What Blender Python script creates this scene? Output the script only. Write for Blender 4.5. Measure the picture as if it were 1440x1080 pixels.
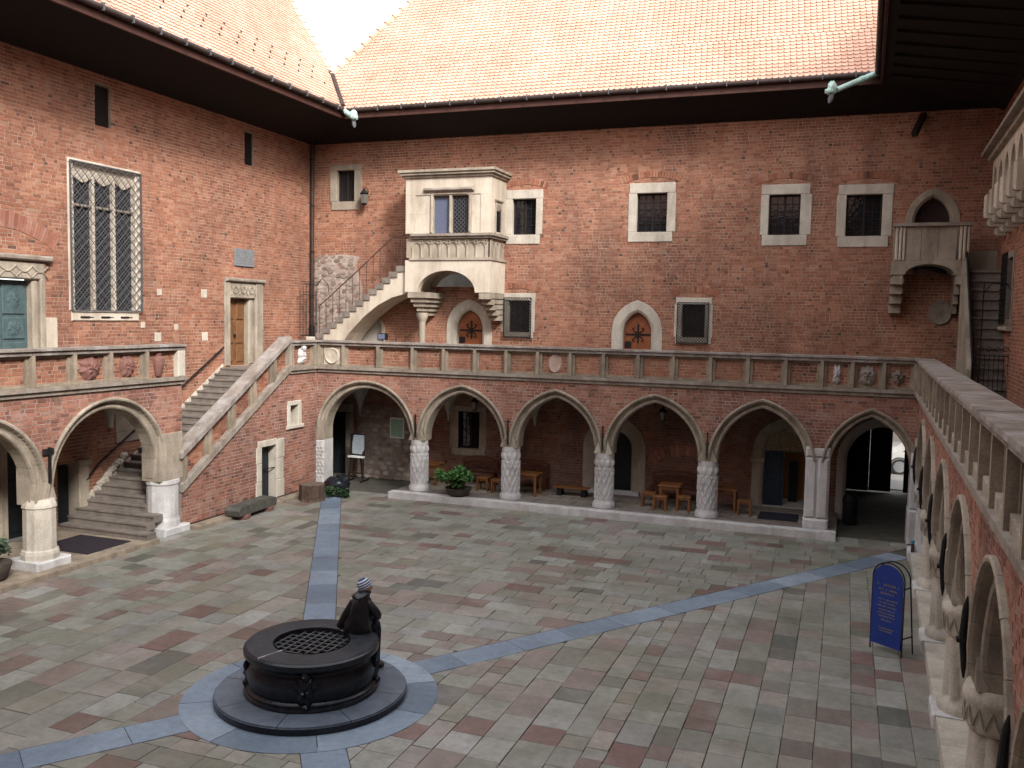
import bpy, bmesh, math, random
import numpy as np
from mathutils import Matrix, Vector
random.seed(7); RNG = np.random.default_rng(7)
for o in list(bpy.data.objects): bpy.data.objects.remove(o)
SC = bpy.context.scene; COL = SC.collection
R_ = math.radians

# ------------------------------------------------------------------ camera
CAM_H = 6.2; F_PX = 1275.0
YAW, PITCH, ROLL = R_(20.2), math.atan(94/1275.0), math.atan(0.019)
FW = np.array([-math.sin(YAW)*math.cos(PITCH), math.cos(YAW)*math.cos(PITCH), -math.sin(PITCH)])
_r0 = np.array([math.cos(YAW), math.sin(YAW), 0.0]); _u0 = np.cross(_r0, FW)
RT = _r0*math.cos(ROLL)+_u0*math.sin(ROLL); UP = _u0*math.cos(ROLL)-_r0*math.sin(ROLL)
cd = bpy.data.cameras.new('camera'); cam = bpy.data.objects.new('camera', cd); COL.objects.link(cam)
cd.sensor_width = 36; cd.lens = F_PX/1440*36; cd.clip_end = 2000; cd.clip_start = .05
cam.matrix_world = Matrix(((RT[0], UP[0], -FW[0], 0), (RT[1], UP[1], -FW[1], 0), (RT[2], UP[2], -FW[2], CAM_H), (0, 0, 0, 1)))
SC.camera = cam
# ------------------------------------------------------------------ light (soft, bright overcast day)
SUN_EL, SUN_AZ = R_(34), R_(-42)       # direction TO the sun: from +X turned towards -Y
sd = Vector((math.cos(SUN_EL)*math.cos(SUN_AZ), math.cos(SUN_EL)*math.sin(SUN_AZ), math.sin(SUN_EL)))
w = bpy.data.worlds.new('World'); SC.world = w; w.use_nodes = True
nt = w.node_tree; bg = nt.nodes['Background']
sky = nt.nodes.new('ShaderNodeTexSky'); sky.sky_type = 'NISHITA'; sky.sun_disc = False
sky.sun_elevation = SUN_EL; sky.sun_rotation = math.atan2(sd.x, sd.y); sky.air_density = 1.0; sky.dust_density = 4.0
hs = nt.nodes.new('ShaderNodeHueSaturation'); hs.inputs['Saturation'].default_value = .22
nt.links.new(sky.outputs[0], hs.inputs['Color']); mx = nt.nodes.new('ShaderNodeMix'); mx.data_type = 'RGBA'; mx.inputs[0].default_value = .6      # a thin even cloud layer
mx.inputs[7].default_value = (5.2, 5.3, 5.5, 1); nt.links.new(hs.outputs[0], mx.inputs[6]); nt.links.new(mx.outputs[2], bg.inputs[0]); bg.inputs[1].default_value = .15
sl = bpy.data.lights.new('sun', 'SUN'); so = bpy.data.objects.new('sun', sl); COL.objects.link(so)
sl.energy = 1.5; sl.angle = R_(11); sl.color = (1.0, .965, .91)
so.rotation_euler = sd.to_track_quat('Z', 'Y').to_euler()
vs = SC.view_settings; vs.view_transform = 'Standard'; vs.look = 'None'; vs.exposure = 1.72; vs.gamma = 1; vs.use_curve_mapping = False
try:
    SC.cycles.max_bounces = 6; SC.cycles.diffuse_bounces = 4; SC.cycles.use_denoising = True
except Exception: pass

def proj(P):
    d = np.asarray(P, float)-np.array([0, 0, CAM_H]); z = d@FW
    z = np.where(z < .1, .1, z)
    return 720+F_PX*(d@RT)/z, 540-F_PX*(d@UP)/z, z

# ------------------------------------------------------------------ materials
def lin(r, g, b):
    f = lambda c: (c/255/12.92) if c/255 <= .04045 else ((c/255+.055)/1.055)**2.4
    return (f(r), f(g), f(b), 1)
MATS = {}
class NT:
    def __init__(s, name):
        s.m = bpy.data.materials.new(name); s.m.use_nodes = True; s.t = s.m.node_tree
        s.b = s.t.nodes['Principled BSDF']
    def n(s, typ, **kw):
        nd = s.t.nodes.new(typ)
        for k, v in kw.items():
            if isinstance(k, str) and k.startswith('i_'): nd.inputs[k[2:].replace('_', ' ')].default_value = v
            else: setattr(nd, k, v)
        return nd
    def l(s, a, b): s.t.links.new(a, b)
    def ramp(s, fac, stops, interp='LINEAR'):
        r = s.n('ShaderNodeValToRGB'); e = r.color_ramp; e.interpolation = interp
        while len(e.elements) < len(stops): e.elements.new(.5)
        for el, (p, c) in zip(e.elements, stops): el.position = p; el.color = c if len(c) == 4 else (*c, 1)
        s.l(fac, r.inputs[0]); return r.outputs[0]
    def pos(s, scale=(1, 1, 1)):
        g = s.n('ShaderNodeNewGeometry'); mp = s.n('ShaderNodeMapping'); mp.inputs['Scale'].default_value = scale
        s.l(g.outputs['Position'], mp.inputs['Vector']); return mp.outputs[0]
    def noise(s, scale, vec, detail=4, rough=.6):
        nd = s.n('ShaderNodeTexNoise'); nd.inputs['Scale'].default_value = scale; nd.inputs['Detail'].default_value = detail
        nd.inputs['Roughness'].default_value = rough; s.l(vec, nd.inputs['Vector']); return nd.outputs['Fac']
    def mix(s, fac, a, b, mode='MIX'):
        m = s.n('ShaderNodeMix', data_type='RGBA', blend_type=mode)
        for sock, v in ((m.inputs[0], fac), (m.inputs[6], a), (m.inputs[7], b)):
            if hasattr(v, 'links'): s.l(v, sock)
            else: sock.default_value = v
        return m.outputs[2]
    def bump(s, h, strength=.3, dist=.01):
        b = s.n('ShaderNodeBump'); b.inputs['Strength'].default_value = strength; b.inputs['Distance'].default_value = dist
        s.l(h, b.inputs['Height']); s.l(b.outputs[0], s.b.inputs['Normal'])
def g3(v): return (v, v, v, 1)

def stone(name, c1, c2, scale=3., rough=.85, bump=.35, dirt=None, dirt_amt=.5, fine=40., metal=0, spec=.3):
    k = NT(name); p = k.pos()
    n1 = k.noise(scale, p, 6); col = k.ramp(n1, [(.3, c1), (.7, c2)])
    if dirt:
        n2 = k.noise(1.3, k.pos((1.5, 1.5, .35)), 6, .7)
        f = k.ramp(n2, [(.45, g3(0)), (.7, g3(dirt_amt))]); col = k.mix(f, col, dirt)
    n3 = k.noise(fine, p, 3); sp = k.ramp(n3, [(.25, g3(.72)), (.75, g3(1.12))])
    col = k.mix(1.0, col, sp, 'MULTIPLY')
    k.l(col, k.b.inputs['Base Color']); k.b.inputs['Roughness'].default_value = rough; k.b.inputs['Metallic'].default_value = metal
    k.b.inputs['Specular IOR Level'].default_value = spec
    if bump: k.bump(k.noise(fine*.6, p, 5), bump)
    MATS[name] = k.m; return k.m

def piece(name, stops, attr, zone=None, rough=.85, fine=45., var=(.66, 1.22), smear=None, bump=.4, spec=.3, weather=None, wet=False):
    """material of many alike pieces; the tone of a piece comes from its own random number"""
    k = NT(name); p = k.pos()
    if attr:
        a = k.n('ShaderNodeAttribute', attribute_name='rnd'); rnd = a.outputs['Fac']
    else:
        a = k.n('ShaderNodeObjectInfo'); rnd = a.outputs['Random']
    col = k.ramp(rnd, stops, 'LINEAR')
    n3 = k.noise(fine, p, 4, .7); col = k.mix(1.0, col, k.ramp(n3, [(.2, g3(var[0])), (.8, g3(var[1]))]), 'MULTIPLY')
    if zone:
        n1 = k.noise(zone[0], p, 3); col = k.mix(1.0, col, k.ramp(n1, [(.35, zone[1]), (.65, zone[2])]), 'MULTIPLY')
    if smear:
        n2 = k.noise(smear[0], p, 6, .75); col = k.mix(k.ramp(n2, [(smear[2], g3(0)), (smear[3], g3(smear[4]))]), col, smear[1])
    if weather:
        n4 = k.noise(.8, k.pos((1.2, 1.2, .3)), 5, .65); col = k.mix(k.ramp(n4, [(.5, g3(0)), (.75, g3(weather[1]))]), col, weather[0])
    k.l(col, k.b.inputs['Base Color']); k.b.inputs['Roughness'].default_value = rough
    k.b.inputs['Specular IOR Level'].default_value = spec
    if wet: k.l(k.ramp(k.noise(.9, p, 5), [(.35, g3(.38)), (.65, g3(.72))]), k.b.inputs['Roughness'])
    if bump: k.bump(k.noise(fine, p, 4), bump, .006)
    MATS[name] = k.m; return k.m
def both(name, *a, **kw):
    piece(name+'_mass', *a, True, **kw); piece(name, *a, False, **kw)
# a piece() call wants (name, stops, attr,...)
def two(name, stops, **kw):
    piece(name+'_mass', stops, True, **kw); piece(name, stops, False, **kw)

BR = [(0, (.1, .055, .042)), (.04, (.18, .078, .052)), (.2, (.262, .108, .068)), (.5, (.298, .126, .079)), (.75, (.33, .15, .096)), (.92, (.375, .185, .12)), (1, (.3, .16, .11))]
two('brick', BR, var=(.78, 1.16), zone=(.45, (.78, .74, .73, 1), (1.16, 1.13, 1.08, 1)), smear=(2.2, (.4, .29, .22, 1), .55, .76, .45), weather=((.07, .042, .038, 1), .55))
BRA = [(0, (.13, .065, .05)), (.12, (.23, .099, .068)), (.5, (.295, .127, .086)), (.85, (.335, .162, .116)), (1, (.3, .18, .14))]
two('brick_pale', BRA, var=(.78, 1.16), zone=(.5, (.78, .75, .76, 1), (1.14, 1.12, 1.08, 1)), smear=(2.5, (.44, .35, .31, 1), .52, .74, .5), weather=((.08, .05, .045, 1), .5))
BR_SHADE = [(p, tuple(c*.75 for c in q)) for p, q in BR]  # brick tones darkened: the arcade's inner shade is put into the colour
two('brick_shaded', BR_SHADE, zone=(.6, (.7, .66, .68, 1), (1.2, 1.16, 1.14, 1)), smear=(1.8, (.25, .2, .185, 1), .5, .72, .6), weather=((.04, .025, .025, 1), .6))
two('rubble', [(0, (.15, .115, .095)), (.3, (.25, .2, .165)), (.6, (.32, .27, .225)), (.85, (.22, .14, .115)), (1, (.4, .35, .3))], smear=(2.5, (.5, .45, .4, 1), .5, .75, .5))
stone('mortar', (.36, .265, .195), (.5, .395, .305), 1.2, .95, .3, (.16, .1, .08, 1), .7)
stone('mortar_shaded', (.2, .16, .14), (.3, .25, .22), 1.2, .95, .3, (.1, .07, .06, 1), .7)  # darker mortar to match, inner arcade shade put into its colour
stone('mortar_pale', (.34, .26, .22), (.5, .41, .36), 1.2, .95, .3, (.18, .12, .1, 1), .7)
stone('stone_beige', (.27, .225, .175), (.43, .37, .295), 1.6, .88, .45, (.14, .115, .09, 1), .75)
stone('stone_cream', (.5, .43, .345), (.63, .555, .46), 1.3, .85, .3, (.28, .22, .165, 1), .7)
stone('stone_white', (.44, .425, .425), (.68, .665, .66), 2., .8, .35, (.34, .31, .29, 1), .65)
stone('stone_limewash', (.46, .41, .34), (.61, .56, .48), 2., .85, .35, (.27, .23, .19, 1), .65)
stone('stone_weathered', (.22, .175, .13), (.38, .31, .235), 2.5, .88, .45, (.1, .085, .07, 1), .7)
stone('stone_grey', (.165, .13, .105), (.3, .25, .2), 4., .85, .4, (.42, .39, .36, 1), .5)
stone('stone_coping', (.165, .135, .118), (.3, .252, .215), 3., .8, .4, (.46, .44, .43, 1), .7)
stone('stone_step', (.15, .125, .11), (.25, .215, .185), 4., .8, .3, (.11, .09, .08, 1), .5)
stone('red_stone', (.15, .07, .06), (.24, .115, .095), 6., .8, .3)
stone('pink_stone', (.42, .29, .24), (.52, .38, .32), 6., .8, .3)
stone('plaster', (.4, .37, .33), (.52, .48, .43), 1.2, .9, .15, (.26, .22, .19, 1), .5)
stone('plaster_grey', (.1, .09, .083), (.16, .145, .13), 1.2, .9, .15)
stone('well_stone', (.006, .0075, .011), (.014, .017, .024), 6., .27, .35, (.035, .04, .05, 1), .35, spec=.35)
stone('well_rim', (.012, .0135, .018), (.03, .033, .04), 9., .5, .4, (.05, .056, .068, 1), .5, spec=.25)
stone('dark_wood', (.014, .008, .006), (.03, .016, .012), 3., .8, .3)
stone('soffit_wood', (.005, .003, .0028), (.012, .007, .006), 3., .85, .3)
stone('fascia_wood', (.05, .018, .013), (.075, .03, .022), 3., .65, .2)
stone('gutter_metal', (.035, .025, .022), (.07, .05, .045), 5., .55, .1, metal=.3)
stone('iron', (.008, .008, .009), (.022, .02, .02), 12., .6, .2, metal=.2)
stone('rust_iron', (.05, .03, .025), (.09, .055, .045), 12., .7, .2, metal=.2)
stone('lead', (.08, .08, .085), (.13, .13, .14), 8., .6, .2, metal=.2)
stone('verdigris', (.3, .47, .42), (.5, .66, .6), 9., .6, .3, (.1, .13, .12, 1), .6)
stone('oak_door', (.12, .055, .024), (.22, .105, .045), 3., .55, .2)
stone('red_door', (.2, .062, .025), (.3, .1, .04), 3., .55, .2)
stone('bench_wood', (.15, .055, .016), (.27, .11, .035), 5., .4, .15, spec=.5)
stone('red_wood', (.08, .026, .014), (.13, .045, .024), 5., .45, .15)
stone('dark_door', (.008, .011, .014), (.016, .02, .024), 3., .6, .2)
stone('blue_door', (.014, .023, .04), (.022, .035, .058), 3., .55, .2)
stone('green_door', (.055, .09, .095), (.09, .135, .14), 8., .6, .5, (.03, .05, .055, 1), .6)
stone('amber_room', (.5, .24, .07), (.6, .3, .1), 1., .8, .1)
stone('slate_blue', (.16, .205, .275), (.25, .305, .39), 3., .6, .25, (.1, .12, .15, 1), .5, spec=.5)
stone('step_slate', (.08, .1, .135), (.13, .157, .2), 4., .55, .25, (.05, .055, .07, 1), .5, spec=.5)
stone('earth', (.075, .07, .056), (.12, .112, .092), 3., .95, .4)
stone('street', (.14, .135, .125), (.2, .19, .18), 1., .9, .2)
stone('plaque_stone', (.15, .165, .18), (.22, .235, .25), 4., .6, .2)
stone('pot_clay', (.05, .04, .033), (.1, .08, .065), 6., .8, .4)
stone('bark', (.055, .034, .024), (.12, .08, .058), 7., .95, .8)
stone('stump_top', (.1, .075, .055), (.16, .125, .095), 5., .9, .5)
stone('old_wood', (.05, .05, .042), (.11, .105, .09), 5., .9, .6)
stone('leaf', (.03, .1, .022), (.085, .19, .045), 9., .5, 0, spec=.4)
stone('leaf_grey', (.06, .1, .06), (.14, .19, .13), 9., .55, 0, spec=.4)
stone('leaf_dark', (.012, .035, .012), (.035, .075, .025), 9., .5, 0, spec=.4)
stone('mat_rubber', (.018, .013, .018), (.035, .026, .034), 20., .9, .5)
stone('mat_blue', (.012, .013, .024), (.022, .022, .038), 20., .9, .5)
stone('jacket', (.005, .005, .007), (.014, .014, .018), 9., .36, .9, spec=.5)
stone('jeans', (.01, .013, .022), (.022, .027, .042), 20., .85, .3)
stone('skin', (.5, .27, .19), (.56, .31, .22), 6., .5, .05)
stone('shoe', (.02, .016, .014), (.04, .03, .026), 8., .6, .1)
stone('violet_cloth', (.05, .04, .1), (.08, .065, .15), 8., .8, .2)
stone('sign_blue', (.01, .035, .22), (.014, .045, .27), 2., .4, .05, spec=.5)
stone('sign_gold', (.2, .16, .1), (.28, .23, .14), 20., .6, .05)
stone('car_white', (.4, .39, .37), (.46, .45, .43), 1., .25, 0, spec=.6)
stone('tyre', (.015, .015, .015), (.03, .03, .03), 9., .9, .2)
stone('rim_metal', (.4, .4, .42), (.5, .5, .52), 3., .35, 0, metal=.8)
stone('notice_green', (.2, .42, .27), (.32, .5, .36), 2., .5, .05)
stone('paper_white', (.62, .62, .6), (.75, .75, .73), 3., .6, .05)
stone('board_grey', (.3, .34, .38), (.38, .42, .46), 3., .3, .05, spec=.5)
stone('brass', (.3, .2, .07), (.4, .28, .1), 5., .4, .1, metal=.7)
stone('pale_house', (.55, .5, .42), (.62, .57, .5), 1., .9, .1)
stone('bottle_blue', (.05, .25, .4), (.08, .32, .5), 3., .3, 0)
TI = [(0, (.52, .3, .22)), (.3, (.55, .335, .25)), (.7, (.57, .36, .27)), (1, (.6, .39, .3))]
two('tile', TI, zone=(.4, (.86, .84, .83, 1), (1.06, 1.06, 1.06, 1)), fine=12., bump=.2, var=(.9, 1.08))
SL = [(0, (.14, .082, .074)), (.05, (.18, .112, .102)), (.09, (.18, .163, .147)), (.18, (.215, .21, .19)), (.32, (.275, .272, .25)), (.44, (.2, .2, .17)), (.55, (.235, .228, .205)), (.64, (.275, .245, .225)), (.72, (.225, .185, .172)), (.8, (.205, .148, .135)), (.84, (.1, .102, .093)), (.9, (.22, .2, .158)), (.94, (.195, .195, .188)), (1, (.31, .307, .295))]
two('slab', SL, zone=(.22, (.84, .86, .78, 1), (1.1, 1.07, 1.07, 1)), fine=7., var=(.72, 1.25), rough=.62, bump=.35, spec=.4, smear=(1.3, (.11, .112, .086, 1), .45, .73, .7), weather=((.3, .295, .275, 1), .4), wet=True)
two('slate', [(0, (.13, .165, .215)), (.35, (.165, .205, .265)), (.7, (.2, .245, .31)), (1, (.26, .305, .37))], zone=(.6, (.82, .84, .86, 1), (1.1, 1.1, 1.08, 1)), fine=9., var=(.75, 1.2), rough=.6, bump=.3, smear=(1.6, (.1, .115, .135, 1), .48, .75, .55), wet=True)
def glass(name, c, rough=.06):
    k = NT(name); k.b.inputs['Base Color'].default_value = (*c, 1); k.b.inputs['Roughness'].default_value = rough
    k.b.inputs['Specular IOR Level'].default_value = .6
    k.bump(k.noise(7., k.pos(), 2), .12, .02); MATS[name] = k.m
glass('glass_dark', (.012, .013, .016)); glass('glass_lead', (.012, .014, .018), .25); glass('glass_blue', (.12, .14, .22), .2); glass('lamp_glass', (.12, .11, .1), .2)
def striped():
    k = NT('knit_stripes'); g = k.n('ShaderNodeTexCoord'); s = k.n('ShaderNodeSeparateXYZ'); k.l(g.outputs['Object'], s.inputs[0])
    m = k.n('ShaderNodeMath', operation='MULTIPLY'); m.inputs[1].default_value = 24.; k.l(s.outputs[2], m.inputs[0])
    f = k.n('ShaderNodeMath', operation='FRACT'); k.l(m.outputs[0], f.inputs[0])
    c = k.ramp(f.outputs[0], [(0, (.03, .05, .14, 1)), (.5, (.5, .53, .58, 1))], 'CONSTANT'); k.l(c, k.b.inputs['Base Color']); k.b.inputs['Roughness'].default_value = .95
    MATS['knit_stripes'] = k.m
striped()

# ------------------------------------------------------------------ mesh kit
class Fr:
    """a frame: local (a, b, c) -> world; walls use a = along, b = up, c = out of the wall"""
    def __init__(s, o, a, b, c):
        s.o = np.array(o, float); s.m = np.array([a, b, c], float)
    def w(s, p): return np.asarray(p, float)@s.m+s.o
WORLD = Fr((0, 0, 0), (1, 0, 0), (0, 1, 0), (0, 0, 1))
def spot(x, y, z=0, rz=0):
    c, s = math.cos(rz), math.sin(rz); return Fr((x, y, z), (c, s, 0), (-s, c, 0), (0, 0, 1))
class MB:
    def __init__(s, fr=WORLD): s.v = []; s.f = []; s.fr = fr
    def add(s, vs, fs):
        o = len(s.v); s.v += [tuple(map(float, p)) for p in vs]; s.f += [tuple(i+o for i in f) for f in fs]; return s
    def box(s, a0, a1, b0, b1, c0, c1):
        v = [(a0, b0, c0), (a1, b0, c0), (a1, b1, c0), (a0, b1, c0), (a0, b0, c1), (a1, b0, c1), (a1, b1, c1), (a0, b1, c1)]
        return s.add(v, [(3, 2, 1, 0), (4, 5, 6, 7), (0, 1, 5, 4), (1, 2, 6, 5), (2, 3, 7, 6), (3, 0, 4, 7)])
    def cham(s, a0, a1, b0, b1, c0, c1, k=.02):
        """box with its c1 face chamfered"""
        v = [(a0, b0, c0), (a1, b0, c0), (a1, b1, c0), (a0, b1, c0), (a0, b0, c1-k), (a1, b0, c1-k), (a1, b1, c1-k), (a0, b1, c1-k),
             (a0+k, b0+k, c1), (a1-k, b0+k, c1), (a1-k, b1-k, c1), (a0+k, b1-k, c1)]
        return s.add(v, [(3, 2, 1, 0), (0, 1, 5, 4), (1, 2, 6, 5), (2, 3, 7, 6), (3, 0, 4, 7), (4, 5, 9, 8), (5, 6, 10, 9), (6, 7, 11, 10), (7, 4, 8, 11), (8, 9, 10, 11)])
    def prism(s, poly, c0, c1, ax=2):
        """polygon in the two axes other than ax (kept right-handed), extruded along ax"""
        n = len(poly)
        ar = sum(poly[i][0]*poly[(i+1) % n][1]-poly[(i+1) % n][0]*poly[i][1] for i in range(n))
        if ar < 0: poly = poly[::-1]
        mk = {2: lambda p, c: (p[0], p[1], c), 1: lambda p, c: (p[1], c, p[0]), 0: lambda p, c: (c, p[0], p[1])}[ax]
        v = [mk(p, c0) for p in poly]+[mk(p, c1) for p in poly]
        return s.add(v, [tuple(range(n))[::-1], tuple(range(n, 2*n))]+[(i, (i+1) % n, n+(i+1) % n, n+i) for i in range(n)])
    def ring(s, outer, inner, c0, c1):
        n = len(outer); v = [(*p, c1) for p in outer]+[(*p, c1) for p in inner]+[(*p, c0) for p in outer]+[(*p, c0) for p in inner]
        f = []
        for i in range(n):
            j = (i+1) % n
            f += [(i, j, n+j, n+i), (2*n+j, 2*n+i, 3*n+i, 3*n+j), (2*n+i, 2*n+j, j, i), (n+i, n+j, 3*n+j, 3*n+i)]
        return s.add(v, f)
    def lathe(s, prof, ca, cb, n=24, rf=None, a0=0, a1=2*math.pi, caps=True):
        """profile [(r, c)] turned about the local c axis at (ca, cb)"""
        full = abs(a1-a0-2*math.pi) < 1e-6; m = n if full else n+1; v = []
        for r, c in prof:
            for i in range(m):
                t = a0+(a1-a0)*i/n; rr = r+(rf(t, c) if rf else 0)
                v.append((ca+rr*math.cos(t), cb+rr*math.sin(t), c))
        f = []
        for k in range(len(prof)-1):
            for i in range(n):
                j = (i+1) % m; f.append((k*m+i, k*m+j, (k+1)*m+j, (k+1)*m+i))
        if full and caps:
            if prof[0][0] > 1e-4: f.append(tuple(range(m))[::-1])
            if prof[-1][0] > 1e-4: f.append(tuple((len(prof)-1)*m+i for i in range(m)))
        return s.add(v, f)
    def tube(s, path, r, n=8, cap=True):
        P = [Vector(p) for p in path]; rs = r if isinstance(r, (list, tuple)) else [r]*len(P); v = []; up = None
        for i, p in enumerate(P):
            t = (P[min(i+1, len(P)-1)]-P[max(i-1, 0)]).normalized()
            if up is None: up = Vector((0, 0, 1)) if abs(t.z) < .9 else Vector((1, 0, 0))
            x = t.cross(up).normalized(); up = x.cross(t).normalized()
            for k in range(n):
                a = 2*math.pi*k/n; v.append(p+(x*math.cos(a)+up*math.sin(a))*rs[i])
        f = []
        for i in range(len(P)-1):
            for k in range(n):
                j = (k+1) % n; f.append((i*n+k, i*n+j, (i+1)*n+j, (i+1)*n+k)[::-1])
        if cap: f += [tuple(range(n)), tuple((len(P)-1)*n+k for k in range(n))[::-1]]
        return s.add(v, f)
    def bar(s, p, q, w, h=None):
        """square bar from p to q"""
        h = h or w; P, Q = Vector(p), Vector(q); t = (Q-P).normalized()
        up = Vector((0, 0, 1)) if abs(t.z) < .9 else Vector((0, 1, 0)); x = t.cross(up).normalized(); y = x.cross(t).normalized()
        v = [b+x*(sx*w/2)+y*(sy*h/2) for b in (P, Q) for sx, sy in ((-1, -1), (1, -1), (1, 1), (-1, 1))]
        return s.add(v, [(0, 1, 2, 3), (7, 6, 5, 4), (0, 4, 5, 1), (1, 5, 6, 2), (2, 6, 7, 3), (3, 7, 4, 0)])
    def blob(s, c, r, seed=0, amp=.0, nu=12, nv=8):
        rn = random.Random(seed); ph = [rn.uniform(0, 6.28) for _ in range(6)]; rx, ry, rz = r if isinstance(r, (tuple, list)) else (r, r, r); v = []
        for j in range(nv+1):
            th = math.pi*j/nv
            for i in range(nu):
                a = 2*math.pi*i/nu; k = 1+amp*(math.sin(3*a+ph[0])*math.sin(2*th+ph[1])+math.sin(5*a+ph[2])*math.sin(4*th+ph[3]))
                v.append((c[0]+rx*k*math.sin(th)*math.cos(a), c[1]+ry*k*math.sin(th)*math.sin(a), c[2]+rz*k*math.cos(th)))
        f = [(j*nu+i, (j+1)*nu+i, (j+1)*nu+(i+1) % nu, j*nu+(i+1) % nu) for j in range(nv) for i in range(nu)]
        return s.add(v, f)
    def sweep(s, pts, nrm, prof):
        """profile [(r, c)] carried along a curve in the (a, b) plane"""
        m = len(prof); v = []
        for p, q in zip(pts, nrm):
            for r, c in prof: v.append((p[0]+q[0]*r, p[1]+q[1]*r, c))
        f = []
        for i in range(len(pts)-1):
            for k in range(m-1): f.append((i*m+k, i*m+k+1, (i+1)*m+k+1, (i+1)*m+k))
        f += [tuple(range(m))[::-1], tuple((len(pts)-1)*m+k for k in range(m))]
        return s.add(v, f)
def org(o):
    p = o; w = np.zeros(3)
    while p is not None:
        w += np.array(p.location); p = p.parent
    return w
def mesh_of(name, V, F, material, smooth=False):
    me = bpy.data.meshes.new(name); me.from_pydata(V, [], F); me.materials.append(MATS[material] if isinstance(material, str) else material)
    if smooth: me.polygons.foreach_set('use_smooth', [True]*len(me.polygons))
    me.update(); return me
def part(name, mb, material, parent=None, label=None, smooth=False, kind=None):
    V = mb.fr.w(np.array(mb.v)) - (org(parent) if parent is not None else 0)
    me = mesh_of(name, V.tolist(), mb.f, material, smooth)
    bm = bmesh.new(); bm.from_mesh(me); bmesh.ops.recalc_face_normals(bm, faces=bm.faces); bm.to_mesh(me); bm.free()
    if smooth and hasattr(me, 'set_sharp_from_angle'): me.set_sharp_from_angle(angle=R_(40))
    o = bpy.data.objects.new(name, me); COL.objects.link(o)
    if parent is not None: o.parent = parent
    if label: o['label'] = label
    if kind: o['kind'] = kind
    return o
def thing(name, loc, label, cat, group=None):
    o = bpy.data.objects.new(name, None); o.empty_display_size = .3; COL.objects.link(o); o.location = loc
    o['label'] = label; o['category'] = cat
    if group: o['group'] = group
    return o
def struct(o): o['kind'] = 'structure'; return o

def arch_half(a, rise, h):
    """half width at height h above the springing"""
    if h >= rise: return None
    if rise > a: Rr = (rise*rise+a*a)/(2*a); return math.sqrt(max(0, Rr*Rr-h*h))-(Rr-a)
    return a*math.sqrt(max(0, 1-(h/rise)**2))
def arch_pts(uc, a, zs, rise, n=12):
    L = []
    if rise > a:
        Rr = (rise*rise+a*a)/(2*a); te = math.asin(min(1, rise/Rr)); cx = Rr-a
        for i in range(n+1):
            t = te*i/n; L.append((uc-(Rr*math.cos(t)-cx), zs+Rr*math.sin(t)))
    else:
        for i in range(n+1):
            t = math.pi/2*i/n; L.append((uc-a*math.cos(t), zs+rise*math.sin(t)))
    return L+[(2*uc-p[0], p[1]) for p in L[-2::-1]]
def normals(pts):
    out = []
    for i in range(len(pts)):
        ns = []
        for j, k in ((i-1, i), (i, i+1)):
            if j < 0 or k >= len(pts): continue
            dx, dy = pts[k][0]-pts[j][0], pts[k][1]-pts[j][1]; d = math.hypot(dx, dy) or 1; ns.append((-dy/d, dx/d))
        x = sum(q[0] for q in ns)/len(ns); y = sum(q[1] for q in ns)/len(ns); d = math.hypot(x, y)
        sc = 1/max(.6, d); out.append((x/d*sc, y/d*sc))
    return out
def h_rect(u0, u1, z0, z1): return (z0, z1, lambda z: (u0, u1))
def h_arch(uc, a, z0, zs, rise):
    return (z0, zs+rise, lambda z: (uc-a, uc+a) if z <= zs else ((uc-arch_half(a, rise, z-zs), uc+arch_half(a, rise, z-zs)) if z < zs+rise else None))

# ------------------------------------------------------------------ brickwork
def runs(u0, u1, za, zb, holes):
    spans = [(u0, u1)]
    for h0, h1, fn in holes:
        if zb <= h0+1e-6 or za >= h1-1e-6: continue
        ss = [fn(min(max(z, h0+1e-5), h1-1e-5)) for z in (za, (za+zb)/2, zb)]; ss = [q for q in ss if q]
        if not ss: continue
        a, b = min(q[0] for q in ss), max(q[1] for q in ss); new = []
        for s0, s1 in spans:
            if b <= s0 or a >= s1: new.append((s0, s1)); continue
            if a-s0 > .03: new.append((s0, a))
            if s1-b > .03: new.append((b, s1))
        spans = new
    return spans
UNIT = {}
def unit_brick(material):
    if material not in UNIT:
        k = .5; v = [(-k, -k, -1), (k, -k, -1), (k, k, -1), (-k, k, -1), (-k, -k, 0), (k, -k, 0), (k, k, 0), (-k, k, 0)]
        UNIT[material] = mesh_of('brick', v, [(4, 5, 6, 7), (0, 1, 5, 4), (1, 2, 6, 5), (2, 3, 7, 6), (3, 0, 4, 7)], material)
    return UNIT[material]
def boxes_mesh(fr, B, name, material, parent, depth=.03):
    """B rows: a0 a1 b0 b1 c -> one mesh of front-faced boxes with a random number each"""
    N = len(B); a0, a1, b0, b1, c = B.T; back = c-depth
    V = np.stack([np.stack([a0, b0, back], 1), np.stack([a1, b0, back], 1), np.stack([a1, b1, back], 1), np.stack([a0, b1, back], 1),
                  np.stack([a0, b0, c], 1), np.stack([a1, b0, c], 1), np.stack([a1, b1, c], 1), np.stack([a0, b1, c], 1)], 1).reshape(-1, 3)
    V = fr.w(V)-org(parent)
    Fq = np.array([(4, 5, 6, 7), (0, 1, 5, 4), (1, 2, 6, 5), (2, 3, 7, 6), (3, 0, 4, 7)])
    F = (Fq[None]+8*np.arange(N)[:, None, None]).reshape(-1, 4)
    me = mesh_of(name, V.tolist(), F.tolist(), material)
    at = me.attributes.new('rnd', 'FLOAT', 'POINT'); at.data.foreach_set('value', np.repeat(np.where((a1-a0) > .2, .12+.86*RNG.random(N), RNG.random(N)**1.15), 8).astype(np.float32))
    o = bpy.data.objects.new(name, me); COL.objects.link(o); o.parent = parent; o['kind'] = 'stuff'; return o
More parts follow.
